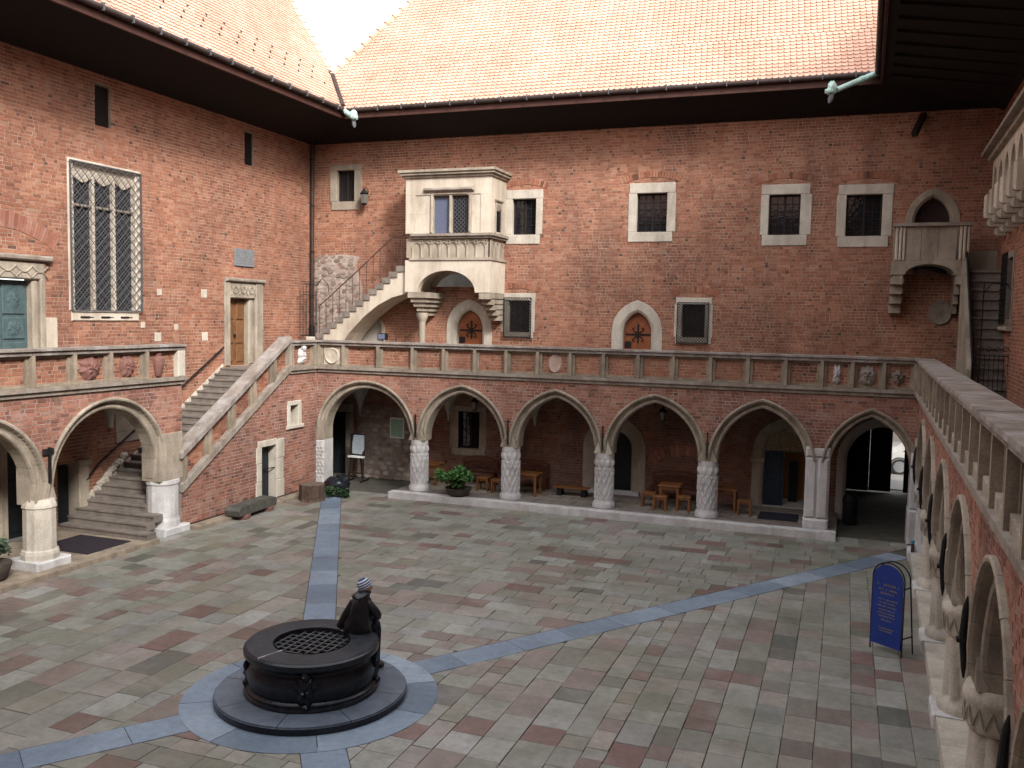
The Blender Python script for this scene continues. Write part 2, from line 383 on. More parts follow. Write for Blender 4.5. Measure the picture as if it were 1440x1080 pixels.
def brick_wall(fr, u0, u1, z0, z1, holes, root, thick=.5, nf=0., indiv=300, course=.1, long=.262, mat='brick', mortar='mortar', name='wall', core=True, joint=.019, label=None):
    mb = MB(fr); B = []; n = int(round((z1-z0)/course)); course = (z1-z0)/n
    for i in range(n):
        za, zb = z0+i*course, z0+(i+1)*course
        for s0, s1 in runs(u0, u1, za, zb, holes):
            mb.box(s0, s1, za, zb, nf-thick, nf-.009)
            u = u0+(i % 2)*.095+((i*7) % 5)*.03-.5; k = i % 2
            while u < s1:
                L = (long if k % 2 == 0 else long*.5)+random.uniform(-.012, .012)
                if random.random() < .1: L = long
                a, b = max(u, s0), min(u+L, s1)
                if b-a > .035: B.append((a+joint/2, b-joint/2, za+joint/2+random.uniform(-.002, .002), zb-joint/2+random.uniform(-.002, .002), nf+random.uniform(-.005, .004)))
                u += L; k += 1
    wp = part(name, mb, mortar, root, label)
    B = np.array(B)
    if indiv:
        pl = proj(fr.w(np.stack([B[:, 0], B[:, 2], B[:, 4]], 1))); pr = proj(fr.w(np.stack([B[:, 1], B[:, 3], B[:, 4]], 1)))
        wd = np.hypot(pl[0]-pr[0], pl[1]-pr[1]); cx, cy = (pl[0]+pr[0])/2, (pl[1]+pr[1])/2
        ok = (cx > 4) & (cx < 1436) & (cy > 4) & (cy < 1076) & (pl[2] > 1)
        sc = np.where(ok, wd, -1); idx = np.argsort(-sc)[:indiv]; idx = idx[sc[idx] > 0]
        me = unit_brick(mat); o0 = org(wp)
        rot = Matrix([[fr.m[j][i] for j in range(3)] for i in range(3)])
        for a0, a1, b0, b1, c in B[idx]:
            o = bpy.data.objects.new('brick', me); COL.objects.link(o); o.parent = wp
            p = fr.w(((a0+a1)/2, (b0+b1)/2, c))-o0
            o.matrix_local = Matrix.Translation(Vector(p)) @ (rot @ Matrix.Diagonal((a1-a0, b1-b0, .03))).to_4x4()
        keep = np.ones(len(B), bool); keep[idx] = False; B = B[keep]
    boxes_mesh(fr, B, 'brickwork', mat+'_mass', wp)
    return wp
def brick_arc(fr, uc, half, zs, rise, root, h=.26, n=14, c=.006, mat='brick'):
    """soldier course over an opening: every brick its own block, one mesh"""
    V = []; F = []; rn = []
    Rr = (half*half+rise*rise)/(2*rise); cz = zs+rise-Rr; te = math.asin(half/Rr)
    for i in range(n):
        t0, t1 = -te+2*te*(i+.08)/n, -te+2*te*(i+.92)/n; o = len(V)
        for cc in (c-.03, c):
            for t, r in ((t0, Rr), (t1, Rr), (t1, Rr+h), (t0, Rr+h)): V.append((uc+r*math.sin(t), cz+r*math.cos(t), cc))
        F += [tuple(o+k for k in q) for q in ((4, 5, 6, 7), (0, 1, 5, 4), (1, 2, 6, 5), (2, 3, 7, 6), (3, 0, 4, 7))]; rn += [random.random()]*8
    me = mesh_of('relieving_arch', (fr.w(np.array(V))-org(root)).tolist(), F, mat+'_mass')
    at = me.attributes.new('rnd', 'FLOAT', 'POINT'); at.data.foreach_set('value', np.array(rn, np.float32))
    bm = bmesh.new(); bm.from_mesh(me); bmesh.ops.recalc_face_normals(bm, faces=bm.faces); bm.to_mesh(me); bm.free()
    o = bpy.data.objects.new('relieving_arch', me); COL.objects.link(o); o.parent = root; o['kind'] = 'stuff'; return o

# ================================================================== the ground
def unit(x, y): d = math.hypot(x, y); return (x/d, y/d)
WC = (-7.95, 12.42)                       # well centre
DIRS = [unit(8.9, 12.9), unit(-6.28, 10.7), unit(-2.45, -3.4), unit(1.3, -1.72)]
gm = MB(); gm.box(-300, 300, -300, 300, -.6, -.035)
ground = struct(part('ground', gm, 'earth')); ground['label'] = 'bare earth bed under and around the courtyard'; ground['category'] = 'ground'
cm = MB(); cm.box(-17.6, 2.1, -4, 27.9, -.034, -.02)
court = struct(part('courtyard_paving', cm, 'earth')); court['label'] = 'courtyard paving of mixed grey, green and reddish stone slabs'; court['category'] = 'paving'
def clip(poly, nx, ny, d):
    """keep the side nx*x+ny*y >= d"""
    out = []
    for i in range(len(poly)):
        p, q = poly[i], poly[(i+1) % len(poly)]; a, b = nx*p[0]+ny*p[1]-d, nx*q[0]+ny*q[1]-d
        if a >= 0: out.append(p)
        if (a >= 0) != (b >= 0): t = a/(a-b); out.append((p[0]+t*(q[0]-p[0]), p[1]+t*(q[1]-p[1])))
    return out
def area(p): return abs(sum(p[i][0]*p[(i+1) % len(p)][1]-p[(i+1) % len(p)][0]*p[i][1] for i in range(len(p))))/2
HW = .33; slabs = []
for wi in range(4):
    a, b = DIRS[wi], DIRS[(wi+1) % 4]; alongx = wi in (0, 2); rr = random.Random(40+wi)
    lo, hi, s0, s1 = (-4, 27.75, -17.5, 1.9) if alongx else (-17.5, 1.9, -4, 27.75)
    r = lo
    while r < hi:
        wdt = rr.choice((.34, .4, .46, .52, .58)); s = s0-rr.uniform(0, .6)
        while s < s1:
            L = wdt*rr.uniform(.85, 1.9); g = .0045
            x0, x1, y0, y1 = (s, s+L, r, r+wdt) if alongx else (r, r+wdt, s, s+L)
            x0, x1, y0, y1 = max(x0, -17.5), min(x1, 1.9), max(y0, -4), min(y1, 27.75)
            s += L
            if x1-x0 < .08 or y1-y0 < .08: continue
            j = lambda: rr.uniform(-.006, .006)
            p = [(x0+g+j(), y0+g+j()), (x1-g+j(), y0+g+j()), (x1-g+j(), y1-g+j()), (x0+g+j(), y1-g+j())]
            p = clip(p, -a[1], a[0], -a[1]*WC[0]+a[0]*WC[1]+HW)
            if len(p) > 2: p = clip(p, b[1], -b[0], b[1]*WC[0]-b[0]*WC[1]+HW)
            if len(p) < 3 or area(p) < .012: continue
            if all(math.hypot(q[0]-WC[0], q[1]-WC[1]) < 1.95 for q in p): continue
            slabs.append(p)
        r += wdt
def slab_mesh(polys, name, material, parent, attr):
    V = []; F = []; rn = []
    for p in polys:
        n = len(p); ar = sum(p[i][0]*p[(i+1) % n][1]-p[(i+1) % n][0]*p[i][1] for i in range(n))
        if ar < 0: p = p[::-1]
        cx, cy = sum(q[0] for q in p)/n, sum(q[1] for q in p)/n; o = len(V); z = random.uniform(-.004, .003); tx, ty = random.uniform(-.006, .006), random.uniform(-.006, .006)
        k = .985
        V += [(q[0], q[1], -.022) for q in p]+[(q[0], q[1], z-.007+tx*(q[0]-cx)+ty*(q[1]-cy)) for q in p]+[(cx+(q[0]-cx)*k, cy+(q[1]-cy)*k, z+tx*(q[0]-cx)+ty*(q[1]-cy)) for q in p]
        F += [tuple(o+2*n+i for i in range(n))]
        for l in (0, 1): F += [(o+l*n+i, o+l*n+(i+1) % n, o+(l+1)*n+(i+1) % n, o+(l+1)*n+i) for i in range(n)]
        rn += [random.random()]*(3*n)
    me = mesh_of(name, V, F, material)
    if attr: at = me.attributes.new('rnd', 'FLOAT', 'POINT'); at.data.foreach_set('value', np.array(rn, np.float32))
    ob = bpy.data.objects.new(name, me); COL.objects.link(ob); ob.parent = parent; return ob
cen = np.array([(sum(q[0] for q in p)/len(p), sum(q[1] for q in p)/len(p), 0) for p in slabs]); X, Y, D = proj(cen)
scr = np.array([area(p) for p in slabs])/D**3; scr[(X < 10) | (X > 1430) | (Y > 1075) | (Y < 500)] = -1
big = set(np.argsort(-scr)[:300].tolist())
for i in big: slab_mesh([slabs[i]], 'slab', 'slab', court, False)
slab_mesh([p for i, p in enumerate(slabs) if i not in big], 'paving_slabs', 'slab_mass', court, True)['kind'] = 'stuff'
for di, d in enumerate(DIRS):             # slate bands towards the corners
    t = 1.9; end = (16.75, 17.6, 19, 19)[di]; nrm = (-d[1], d[0])
    while t < end:
        L = random.uniform(.9, 1.5); t1 = min(t+L, end)
        P = lambda s, q: (WC[0]+d[0]*s+nrm[0]*q, WC[1]+d[1]*s+nrm[1]*q)
        m = MB(); m.prism([P(t+.005, -.315), P(t1-.005, -.315), P(t1-.005, .315), P(t+.005, .315)], -.022, random.uniform(-.002, .003)); part('band_slab', m, 'slate', court); t = t1
cuts = [0, 37, 80, 128, 165, 214, 258, 305, 360]
for i in range(8):
    t0, t1 = R_(cuts[i]+.25), R_(cuts[i+1]-.25); m = MB()
    ar = lambda r: [(WC[0]+r*math.cos(t0+(t1-t0)*k/8), WC[1]+r*math.sin(t0+(t1-t0)*k/8)) for k in range(9)]
    m.prism(ar(2.05)+ar(1.3)[::-1], -.02, .008); part('ring_slab', m, 'slate', court)

# ================================================================== wall frames
FLW = Fr((-20.2, 0, 0), (0, 1, 0), (0, 0, 1), (1, 0, 0))          # left wing, upper wall
FLA = Fr((-17.5, 0, 0), (0, 1, 0), (0, 0, 1), (1, 0, 0))          # left arcade and stair front
FBW = Fr((0, 31.5, 0), (1, 0, 0), (0, 0, 1), (0, -1, 0))          # back wing, upper wall
FBI = Fr((0, 30.3, 0), (1, 0, 0), (0, 0, 1), (0, -1, 0))          # back wing, wall inside the arcade
FBA = Fr((0, 27.6, 0), (1, 0, 0), (0, 0, 1), (0, -1, 0))          # back arcade front
_k = unit(-.025, -1)
FRA = Fr((1.95, 27.6, 0), (_k[0], _k[1], 0), (0, 0, 1), (_k[1], -_k[0], 0))   # right arcade front
FRW = Fr((4.2, 31.5, 0), (_k[0], _k[1], 0), (0, 0, 1), (_k[1], -_k[0], 0))    # right wing wall

LEFT = thing('brick_building', (-20.2, 22, 0), 'left brick wing with tall latticed window, green double door and steep roof', 'building')
BACK = thing('brick_building', (-8, 31.5, 0), 'brick wing across the court with stone bay window and orange tiled roof', 'building')
RIGHT = thing('brick_building', (4.2, 22, 0), 'right brick wing with stone gallery bay under a deep dark eave', 'building')

# ------------------------------------------------------------------ openings
def jit(p, k=.02): return (p[0]+random.uniform(-k, k), p[1]+random.uniform(-k, k))
def stone_window(root, fr, o, i, bars=(1, 3), glassm='glass_dark', mat='stone_limewash', depth=.22, proud=.025, barm='dark_wood', arc=True, bottom=True):
    """o, i: (u0, u1, z0, z1) outer and inner edge of the stone frame"""
    w = part('window', MB(fr).box(i[0]-.02, i[1]+.02, i[2]-.02, i[3]+.02, -depth-.03, -depth), glassm, root)
    part('lintel', MB(fr).cham(o[0]+random.uniform(0, .06), o[1]-random.uniform(0, .06), i[3], o[3], -.3, proud, .015), mat, w)
    part('sill', MB(fr).cham(o[0]+random.uniform(.02, .12), o[1]-random.uniform(.02, .12), o[2], i[2], -.3, proud+.01, .015), mat, w)
    part('jamb', MB(fr).cham(o[0]+random.uniform(-.03, .03), i[0], i[2]+.002, i[3]-.002, -.3, proud-.004, .015), mat, w)
    part('jamb', MB(fr).cham(i[1], o[1]+random.uniform(-.03, .03), i[2]+.002, i[3]-.002, -.3, proud-.004, .015), mat, w)
    fm = MB(fr); t = .055
    for a0, a1, b0, b1 in ((i[0], i[0]+t, i[2], i[3]), (i[1]-t, i[1], i[2], i[3]), (i[0]+t, i[1]-t, i[2], i[2]+t), (i[0]+t, i[1]-t, i[3]-t, i[3]), ((i[0]+i[1])/2-.035, (i[0]+i[1])/2+.035, i[2]+t, i[3]-t)):
        fm.box(a0, a1, b0, b1, -depth-.001, -depth+.05)
    part('casement', fm, barm, w)
    bm_ = MB(fr); nu, nz = bars
    for s in (0, 1):
        a0 = i[0]+t if s == 0 else (i[0]+i[1])/2+.035; a1 = (i[0]+i[1])/2-.035 if s == 0 else i[1]-t
        for k in range(1, nu+1): u = a0+(a1-a0)*k/(nu+1); bm_.box(u-.011, u+.011, i[2]+t, i[3]-t, -depth+.001, -depth+.025)
        for k in range(1, nz+1): z = i[2]+t+(i[3]-i[2]-2*t)*k/(nz+1); bm_.box(a0, a1, z-.011, z+.011, -depth+.002, -depth+.028)
    if bm_.v: part('glazing_bars', bm_, barm, w)
    if arc: brick_arc(fr, (o[0]+o[1])/2, (o[1]-o[0])/2+.12, o[3]+.02, .17, w, .2, 20, .016)
    return w
def lattice(fr, u0, u1, z0, z1, c, step, r=.009, diag=True):
    m = MB(fr)
    if diag:
        W, H = u1-u0, z1-z0; s = -H
        while s < W:
            for sg in (1, -1):
                t0, t1 = max(0, -s), min(H, W-s)
                if t1-t0 > .03:
                    z_ = (lambda t: z0+t) if sg > 0 else (lambda t: z1-t)
                    cc = c+(.008 if sg > 0 else 0); m.bar((u0+s+t0, z_(t0), cc), (u0+s+t1, z_(t1), cc), r*2)
            s += step
    else:
        k = u0+step
        while k < u1-.01: m.bar((k, z0, c), (k, z1, c), r*2); k += step
        k = z0+step
        while k < z1-.01: m.bar((u0, k, c+.01), (u1, k, c+.01), r*2); k += step
    return m
def arch_surround(fr, uc, a, z0, zs, rise, wdt, proud=.03, back=-.35):
    pts = [(uc-a, z0)]+arch_pts(uc, a, zs, rise)+[(uc+a, z0)]
    prof = [(wdt, back), (wdt, proud-.01), (wdt-.02, proud), (.1, proud), (.03, proud-.05), (0, proud-.09), (0, back)]
    return MB(fr).sweep(pts, normals(pts), prof)
def arch_panel(fr, uc, a, z0, zs, rise, c0, c1):
    return MB(fr).prism([(uc-a, z0)]+arch_pts(uc, a, zs, rise)+[(uc+a, z0)], c0, c1)
def relief(fr, uc, zc, w, h, d, seed, c0, kind='shield'):
    m = MB(fr); rn = random.Random(seed); n, k = 28, 7
    V = []; F = []
    for j in range(k+1):
        s = j/k
        for i in range(n):
            t = 2*math.pi*i/n; r = 1.0
            if kind == 'shield': r = 1-.16*max(0, math.cos(t*2))*(.5) + .07*math.sin(9*t)+.05*math.sin(5*t+1)
            elif kind == 'scroll': r = 1+.09*math.sin(10*t)+.05*math.sin(7*t+seed)
            elif kind == 'figure': r = .85+.2*math.sin(3*t+seed)*math.cos(t)+.1*math.sin(7*t)
            bump = (.25*math.sin(6*t+seed)*math.sin(s*6)+.2*math.sin(3*t)*math.cos(s*9)) if kind != 'disc' else .12*math.sin(2*t+5*s)
            dep = d*((1-s**3)*(1+bump)+.0) if kind != 'disc' else d*(.7+(.3 if .75 < s < .95 else 0)+bump*.8)*(1 if s < .99 else .3)
            V.append((uc+w/2*r*s*math.cos(t), zc+h/2*r*s*math.sin(t), c0+max(.005, dep)))
    for j in range(k):
        for i in range(n): q = (i+1) % n; F.append((j*n+i, (j+1)*n+i, (j+1)*n+q, j*n+q))
    o = len(V)
    for i in range(n): V.append((V[k*n+i][0], V[k*n+i][1], c0-.03))
    F += [(k*n+i, o+i, o+(i+1) % n, k*n+(i+1) % n) for i in range(n)]
    m.add(V, F); return m

def rubble(fr, u0, u1, z0, z1, parent, cell=.24, edge=None):
    V = []; F = []; rn = []; j = 0; z = z0
    while z < z1:
        u = u0+(j % 2)*cell*.6
        while u < u1:
            cu, cz = u+random.uniform(-.05, .05), z+random.uniform(-.03, .03); u += cell*random.uniform(1.0, 1.45)
            if edge and not edge(cu, cz): continue
            k = random.randint(6, 8); ru, rz = cell*random.uniform(.5, .68), cell*random.uniform(.3, .44); o = len(V); ph = random.uniform(0, 1); d = random.uniform(.012, .045)
            pts = [(cu+ru*random.uniform(.8, 1.08)*math.cos(2*math.pi*(i+ph)/k), cz+rz*random.uniform(.8, 1.08)*math.sin(2*math.pi*(i+ph)/k)) for i in range(k)]
            V += [(p[0], p[1], -.02) for p in pts]+[(cu+(p[0]-cu)*.9, cz+(p[1]-cz)*.88, d) for p in pts]
            F += [tuple(o+k+i for i in range(k))]+[(o+i, o+(i+1) % k, o+k+(i+1) % k, o+k+i) for i in range(k)]; rn += [random.random()]*(2*k)
        z += cell*.66; j += 1
    me = mesh_of('rubble_stones', (fr.w(np.array(V))-org(parent)).tolist(), F, 'rubble_mass'); at = me.attributes.new('rnd', 'FLOAT', 'POINT'); at.data.foreach_set('value', np.array(rn, np.float32))
    o = bpy.data.objects.new('rubble_stones', me); COL.objects.link(o); o.parent = parent; o['kind'] = 'stuff'; return o

# ================================================================== LEFT wing
lw_holes = [h_rect(19.45, 22.0, 6.1, 10.28), h_rect(16.5, 18.45, 4.2, 7.4), h_rect(26.1, 28.1, 4.3, 7.3), h_rect(20.37, 20.96, 11.43, 12.55), h_rect(27.16, 27.69, 11.4, 12.55),
            h_rect(17.25, 18.4, 0, 2.5), h_rect(18.85, 19.55, 0, 1.85), h_rect(21.2, 22.2, 2.5, 3.3)]
brick_wall(FLW, 11, 31.5, 0, 13.2, lw_holes, LEFT, .5)
part('wall', MB(FLW).box(-4, 11, 0, 13.2, -.5, -.003), 'brick_pale', LEFT)
# the tall latticed window
w = part('window', MB(FLW).box(19.45, 22.0, 6.1, 10.25, -.2, -.17), 'glass_lead', LEFT, 'tall three-light window with stone mullions behind diagonal iron lattice')
fm = MB(FLW)
for a0, a1, b0, b1 in ((19.34, 19.55, 6.15, 10.22), (21.86, 22.06, 6.15, 10.22)): fm.cham(a0, a1, b0, b1, -.35, .035, .03)
fm.cham(19.34, 22.06, 10.2, 10.34, -.35, .06, .03); part('frame', fm, 'stone_cream', w)
part('sill', MB(FLW).cham(19.4, 21.95, 5.86, 6.14, -.35, .05, .03), 'stone_cream', w)
for k in range(3):
    a0 = 19.55+k*.77; tp = MB(FLW); pts = [(a0, 10.2), (a0, 9.86)]+[(a0+.77*j/10, 9.86-.13*math.sin(math.pi*j/10)+.06*abs(math.cos(math.pi*j/10))) for j in range(1, 10)]+[(a0+.77, 9.86), (a0+.77, 10.2)]
    part('curtain_arch', tp.prism(pts, -.3, -.06), 'stone_cream', w)
for u in (20.32, 21.09): part('mullion', MB(FLW).cham(u-.05, u+.05, 6.14, 9.9, -.3, -.03, .03), 'stone_cream', w)
part('transom', MB(FLW).cham(19.55, 21.86, 9.05, 9.13, -.3, -.06, .02), 'stone_grey', w)
part('lead_lattice', lattice(FLW, 19.5, 21.88, 6.15, 9.95, -.162, .12, .006), 'lead', w)
lt = lattice(FLW, 19.37, 22.03, 6.16, 10.26, .09, .27, .008)
for p, q in (((19.37, 6.16), (22.03, 6.16)), ((19.37, 10.26), (22.03, 10.26)), ((19.37, 6.16), (19.37, 10.26)), ((22.03, 6.16), (22.03, 10.26))): lt.bar((*p, .09), (*q, .09), .035)
part('grille', lt, 'lead', w)
sm = MB(FLW)
for u in (19.85, 20.6, 21.35): sm.cham(u-.16, u+.16, 5.95, 6.0, .05, .08, .008); sm.cham(u-.05, u+.3, 5.965, 5.985, .05, .07, .005)
part('sill_scroll', sm, 'iron', w)
# big green double door (runs out of the picture)
d = part('door', MB(FLW).box(16.45, 18.16, 4.25, 6.92, -.3, -.22), 'green_door', LEFT, 'green metal double door with raised ornament panels')
for u0, u1 in ((16.5, 17.28), (17.33, 18.12)):
    for z0, z1 in ((4.4, 5.3), (5.38, 5.95), (6.03, 6.8)):
        part('panel', MB(FLW).cham(u0+.06, u1-.06, z0, z1, -.22, -.185, .02), 'green_door', d)
        part('ornament', relief(FLW, (u0+u1)/2, (z0+z1)/2, .42, (z1-z0)*.7, .03, int(z0*9), -.186, 'scroll'), 'green_door', d)
part('jamb', MB(FLW).cham(18.16, 18.36, 4.25, 6.95, -.3, .0, .05), 'stone_beige', d); part('jamb', MB(FLW).cham(18.36, 18.54, 4.25, 7.0, -.3, .06, .03), 'stone_beige', d)
part('plinth', MB(FLW).cham(18.54, 18.92, 4.25, 5.95, -.1, .03, .015), 'stone_cream', d)
part('lintel', MB(FLW).cham(16.3, 18.54, 6.95, 7.4, -.3, .05, .03), 'stone_beige', d)
sw = MB(FLW)
for k in range(4):
    u = 16.6+k*.5; sw.tube([(u+.5*j/8, 7.3-.16*math.sin(math.pi*j/8), .06) for j in range(9)], .022, 6); sw.tube([(u+.5*j/8, 7.0+.16*math.sin(math.pi*j/8), .06) for j in range(9)], .018, 6)
part('tracery', sw, 'stone_beige', d, smooth=True)
part('cornice', MB(FLW).cham(16.2, 18.72, 7.43, 7.58, -.3, .16, .04), 'stone_grey', d)
brick_arc(FLW, 17.1, 1.75, 7.75, .5, d, .42, 44, .012, 'brick_pale')
# oak door at the head of the stair
d = part('door', MB(FLW).box(26.3, 27.5, 4.3, 6.7, -.34, -.28), 'oak_door', LEFT, 'brown oak panelled door with carved stone lintel at the stair head')
for u0, u1 in ((26.36, 26.88), (26.93, 27.45)):
    for z0, z1 in ((4.42, 5.0), (5.08, 5.85), (5.93, 6.6)): part('panel', MB(FLW).cham(u0+.06, u1-.06, z0, z1, -.281, -.24, .025), 'oak_door', d)
part('jamb', MB(FLW).cham(26.0, 26.31, 4.3, 7.25, -.34, .05, .04), 'stone_beige', d); part('jamb', MB(FLW).cham(27.48, 27.75, 4.3, 6.75, -.34, -.06, .06), 'stone_beige', d)
part('jamb', MB(FLW).cham(27.75, 28.2, 4.3, 7.25, -.34, .05, .04), 'stone_beige', d)
part('lintel', MB(FLW).cham(26.31, 27.75, 6.68, 7.24, -.34, .02, .03), 'stone_beige', d)
sw = MB(FLW)
for k in range(3):
    u = 26.35+k*.46; sw.tube([(u+.46*j/8, 7.15-.3*math.sin(math.pi*j/8), .03) for j in range(9)], .024, 6); sw.tube([(u+.46*j/8, 6.8+.3*math.sin(math.pi*j/8), .03) for j in range(9)], .024, 6)
part('tracery', sw, 'stone_beige', d, smooth=True)
part('cornice', MB(FLW).cham(26.02, 28.26, 7.25, 7.38, -.34, .13, .04), 'stone_grey', d)
part('handle', MB(FLW).box(26.87, 26.94, 5.3, 5.42, -.28, -.22), 'iron', d)
# slots under the eave
for u0, u1, z0, z1 in ((20.37, 20.96, 11.43, 12.55), (27.16, 27.69, 11.4, 12.55)):
    s_ = part('shutter', MB(FLW).box(u0, u1, z0, z1, -.18, -.1), 'soffit_wood', LEFT, 'narrow dark shutter slot under the eave')
    for k in range(3): part('board', MB(FLW).box(u0+.02+(u1-u0-.04)*k/3, u0+.01+(u1-u0-.04)*(k+1)/3, z0+.01, z1-.01, -.1, -.06-.008*k), 'soffit_wood', s_)
for u, z, s in ((22.86, 6.77, .1), (24.96, 6.79, .14), (22.14, 5.75, .09), (23.61, 5.68, .09), (22.78, 5.37, .14), (24.99, 5.36, .14)):
    part('stone_block', MB(FLW).cham(u-s, u+s, z-s, z+s, -.05, .012, .008), 'stone_limewash' if s > .09 else 'stone_cream', LEFT)
# openings under the left gallery
d = part('door', MB(FLW).box(17.2, 18.45, 0.1, 2.5, -.36, -.3), 'dark_door', LEFT, 'dark panelled door under the left gallery')
for k in range(3): part('panel', MB(FLW).cham(17.3, 18.3, .25+k*.75, .92+k*.75, -.3, -.275, .015), 'dark_door', d)
part('jamb', MB(FLW).cham(17.0, 17.26, .1, 2.75, -.36, .05, .04), 'stone_beige', d)
part('jamb', MB(FLW).cham(18.38, 18.6, .1, 2.75, -.36, .05, .04), 'stone_beige', d); part('lintel', MB(FLW).cham(17.26, 18.38, 2.48, 2.75, -.36, .05, .04), 'stone_beige', d)
d = part('door', MB(FLW).box(18.8, 19.6, 0.1, 1.9, -.36, -.3), 'dark_door', LEFT, 'low dark doorway beside the stair foot'); part('frame', MB(FLW).cham(19.5, 19.86, .1, 1.95, -.36, .12, .03), 'stone_beige', d); part('capital', MB(FLW).cham(19.44, 19.92, 1.78, 1.95, -.3, .18, .03), 'stone_beige', d)
stone_window(LEFT, FLW, (20.95, 22.45, 2.25, 3.5), (21.75, 22.15, 2.55, 3.25), (0, 1), arc=False, mat='stone_beige')
# roof of the left wing
T52 = R_(52); CS, SN = math.cos(T52), math.sin(T52)
FLR = Fr((-17.72, 0, 13.72), (0, 1, 0), (-CS, 0, SN), (SN, 0, CS))
FBR = Fr((0, 29.62, 13.72), (1, 0, 0), (0, CS, SN), (0, -SN, CS))
BV = 1.95
def left_edge_L(b): return 29.62+1.2*b/BV if b < BV else 30.82+(b-BV)*.27
def left_edge_B(b): return -17.72-1.2*b/BV if b < BV else -18.92+(b-BV)*.46
def tiles(fr, lo, hi, b1, parent, wd=.185, ex=.175):
    V = []; F = []; rn = []; row = 0; b = -.06
    while b < b1:
        a = lo(b)+(row % 2)*wd/2
        while a < hi(b):
            o = len(V); lift = .02+random.uniform(0, .006); g = .006; L = ex*1.25; x = random.uniform(-.004, .004); y = random.uniform(-.006, .006)
            prof = [(g, .06), (wd*.22, .012), (wd*.5, 0), (wd*.78, .012), (wd-g, .06)]
            V += [(a+p[0]+x, b+p[1]+y, lift+.018) for p in prof]+[(a+wd-g+x, b+L, .008), (a+g+x, b+L, .008)]
            V += [(a+p[0]+x, b+p[1]+y, lift-.004) for p in prof]
            F.append(tuple(o+k for k in range(7))); F += [(o+7+k, o+8+k, o+1+k, o+k) for k in range(4)]
            rn += [random.random()]*12; a += wd
        b += ex; row += 1
    me = mesh_of('roof_tiles', (fr.w(np.array(V))-org(parent)).tolist(), F, 'tile_mass')
    at = me.attributes.new('rnd', 'FLOAT', 'POINT'); at.data.foreach_set('value', np.array(rn, np.float32))
    o = bpy.data.objects.new('roof_tiles', me); COL.objects.link(o); o.parent = parent; o['kind'] = 'stuff'; return o
def roof_slab(fr, poly, parent): return part('roof', MB(fr).prism(poly, -.2, 0), 'tile', parent)
rl = roof_slab(FLR, [(-4, 0), (left_edge_L(0), 0), (left_edge_L(BV), BV), (left_edge_L(9), 9), (-4, 9)], LEFT)
tiles(FLR, lambda b: 9.0, left_edge_L, 8.8, rl)
for b, k in ((1.1, 0), (1.5, .4), (1.9, 0)):          # snow hooks
    u = 15+k
    while u < 29.5: part('snow_hook', MB(FLR).box(u-.014, u+.014, b, b+.07, .03, .075), 'gutter_metal', rl); u += .85
hm = [((left_edge_L(BV+.42*i), BV+.42*i), (left_edge_L(BV+.42*i+.45), BV+.42*i+.45)) for i in range(16)]
for p, q in hm: part('hip_tile', MB(FLR).tube([(p[0], p[1], .06), (q[0], q[1], .03)], [.11, .09], 8), 'tile', rl, smooth=True)
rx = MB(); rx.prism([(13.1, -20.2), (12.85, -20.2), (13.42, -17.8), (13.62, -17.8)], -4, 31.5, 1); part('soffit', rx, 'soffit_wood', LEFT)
part('fascia', MB().box(-17.8, -17.72, -4, 29.7, 13.36, 13.66), 'fascia_wood', LEFT)
gt = MB(); gt.tube([(-17.62, -4, 13.64), (-17.62, 29.5, 13.64)], .085, 10); part('gutter', gt, 'gutter_metal', LEFT, smooth=True)
for k in range(16): part('gutter_bracket', MB().box(-17.73, -17.51, 14+k*1.0, 14.03+k*1.0, 13.55, 13.745), 'lead', LEFT)
bm_ = MB()
for k in range(30): bm_.box(-20.0, -17.85, 9+k*.7, 9.12+k*.7, 13.2, 13.34)

# ================================================================== BACK wing
bw_holes = [h_rect(-19.1, -18.3, 10.6, 11.82), h_rect(-11.72, -10.78, 9.2, 10.52), h_rect(-7.1, -6.0, 9.23, 10.6), h_rect(-2.63, -1.61, 9.06, 10.42), h_rect(-.21, .89, 9.0, 10.35),
            h_rect(-11.9, -10.85, 5.6, 6.85), h_rect(-5.45, -4.5, 5.55, 6.8), h_arch(-13.35, .62, 4.2, 5.75, .8), h_arch(-6.95, .62, 4.2, 5.75, .85), h_arch(2.36, .62, 7.8, 9.4, .9),
            h_rect(-15.2, -12.1, 7.3, 11.1), h_arch(-17.55, .5, 4.2, 5.6, .55)]
brick_wall(FBW, -20.2, 4.25, 4.2, 13.2, bw_holes, BACK, .5)
stone_window(BACK, FBW, (-19.41, -17.99, 10.27, 12.04), (-19.09, -18.31, 10.6, 11.81), (0, 0), mat='stone_beige', arc=False)
stone_window(BACK, FBW, (-11.98, -10.52, 8.87, 10.83), (-11.7, -10.79, 9.21, 10.51), (1, 3))
stone_window(BACK, FBW, (-7.39, -5.71, 8.9, 10.93), (-7.08, -6.02, 9.24, 10.58), (1, 4))
stone_window(BACK, FBW, (-2.91, -1.29, 8.73, 10.74), (-2.62, -1.62, 9.08, 10.41), (1, 4))
stone_window(BACK, FBW, (-.47, 1.21, 8.66, 10.66), (-.2, .88, 9.01, 10.34), (1, 4))
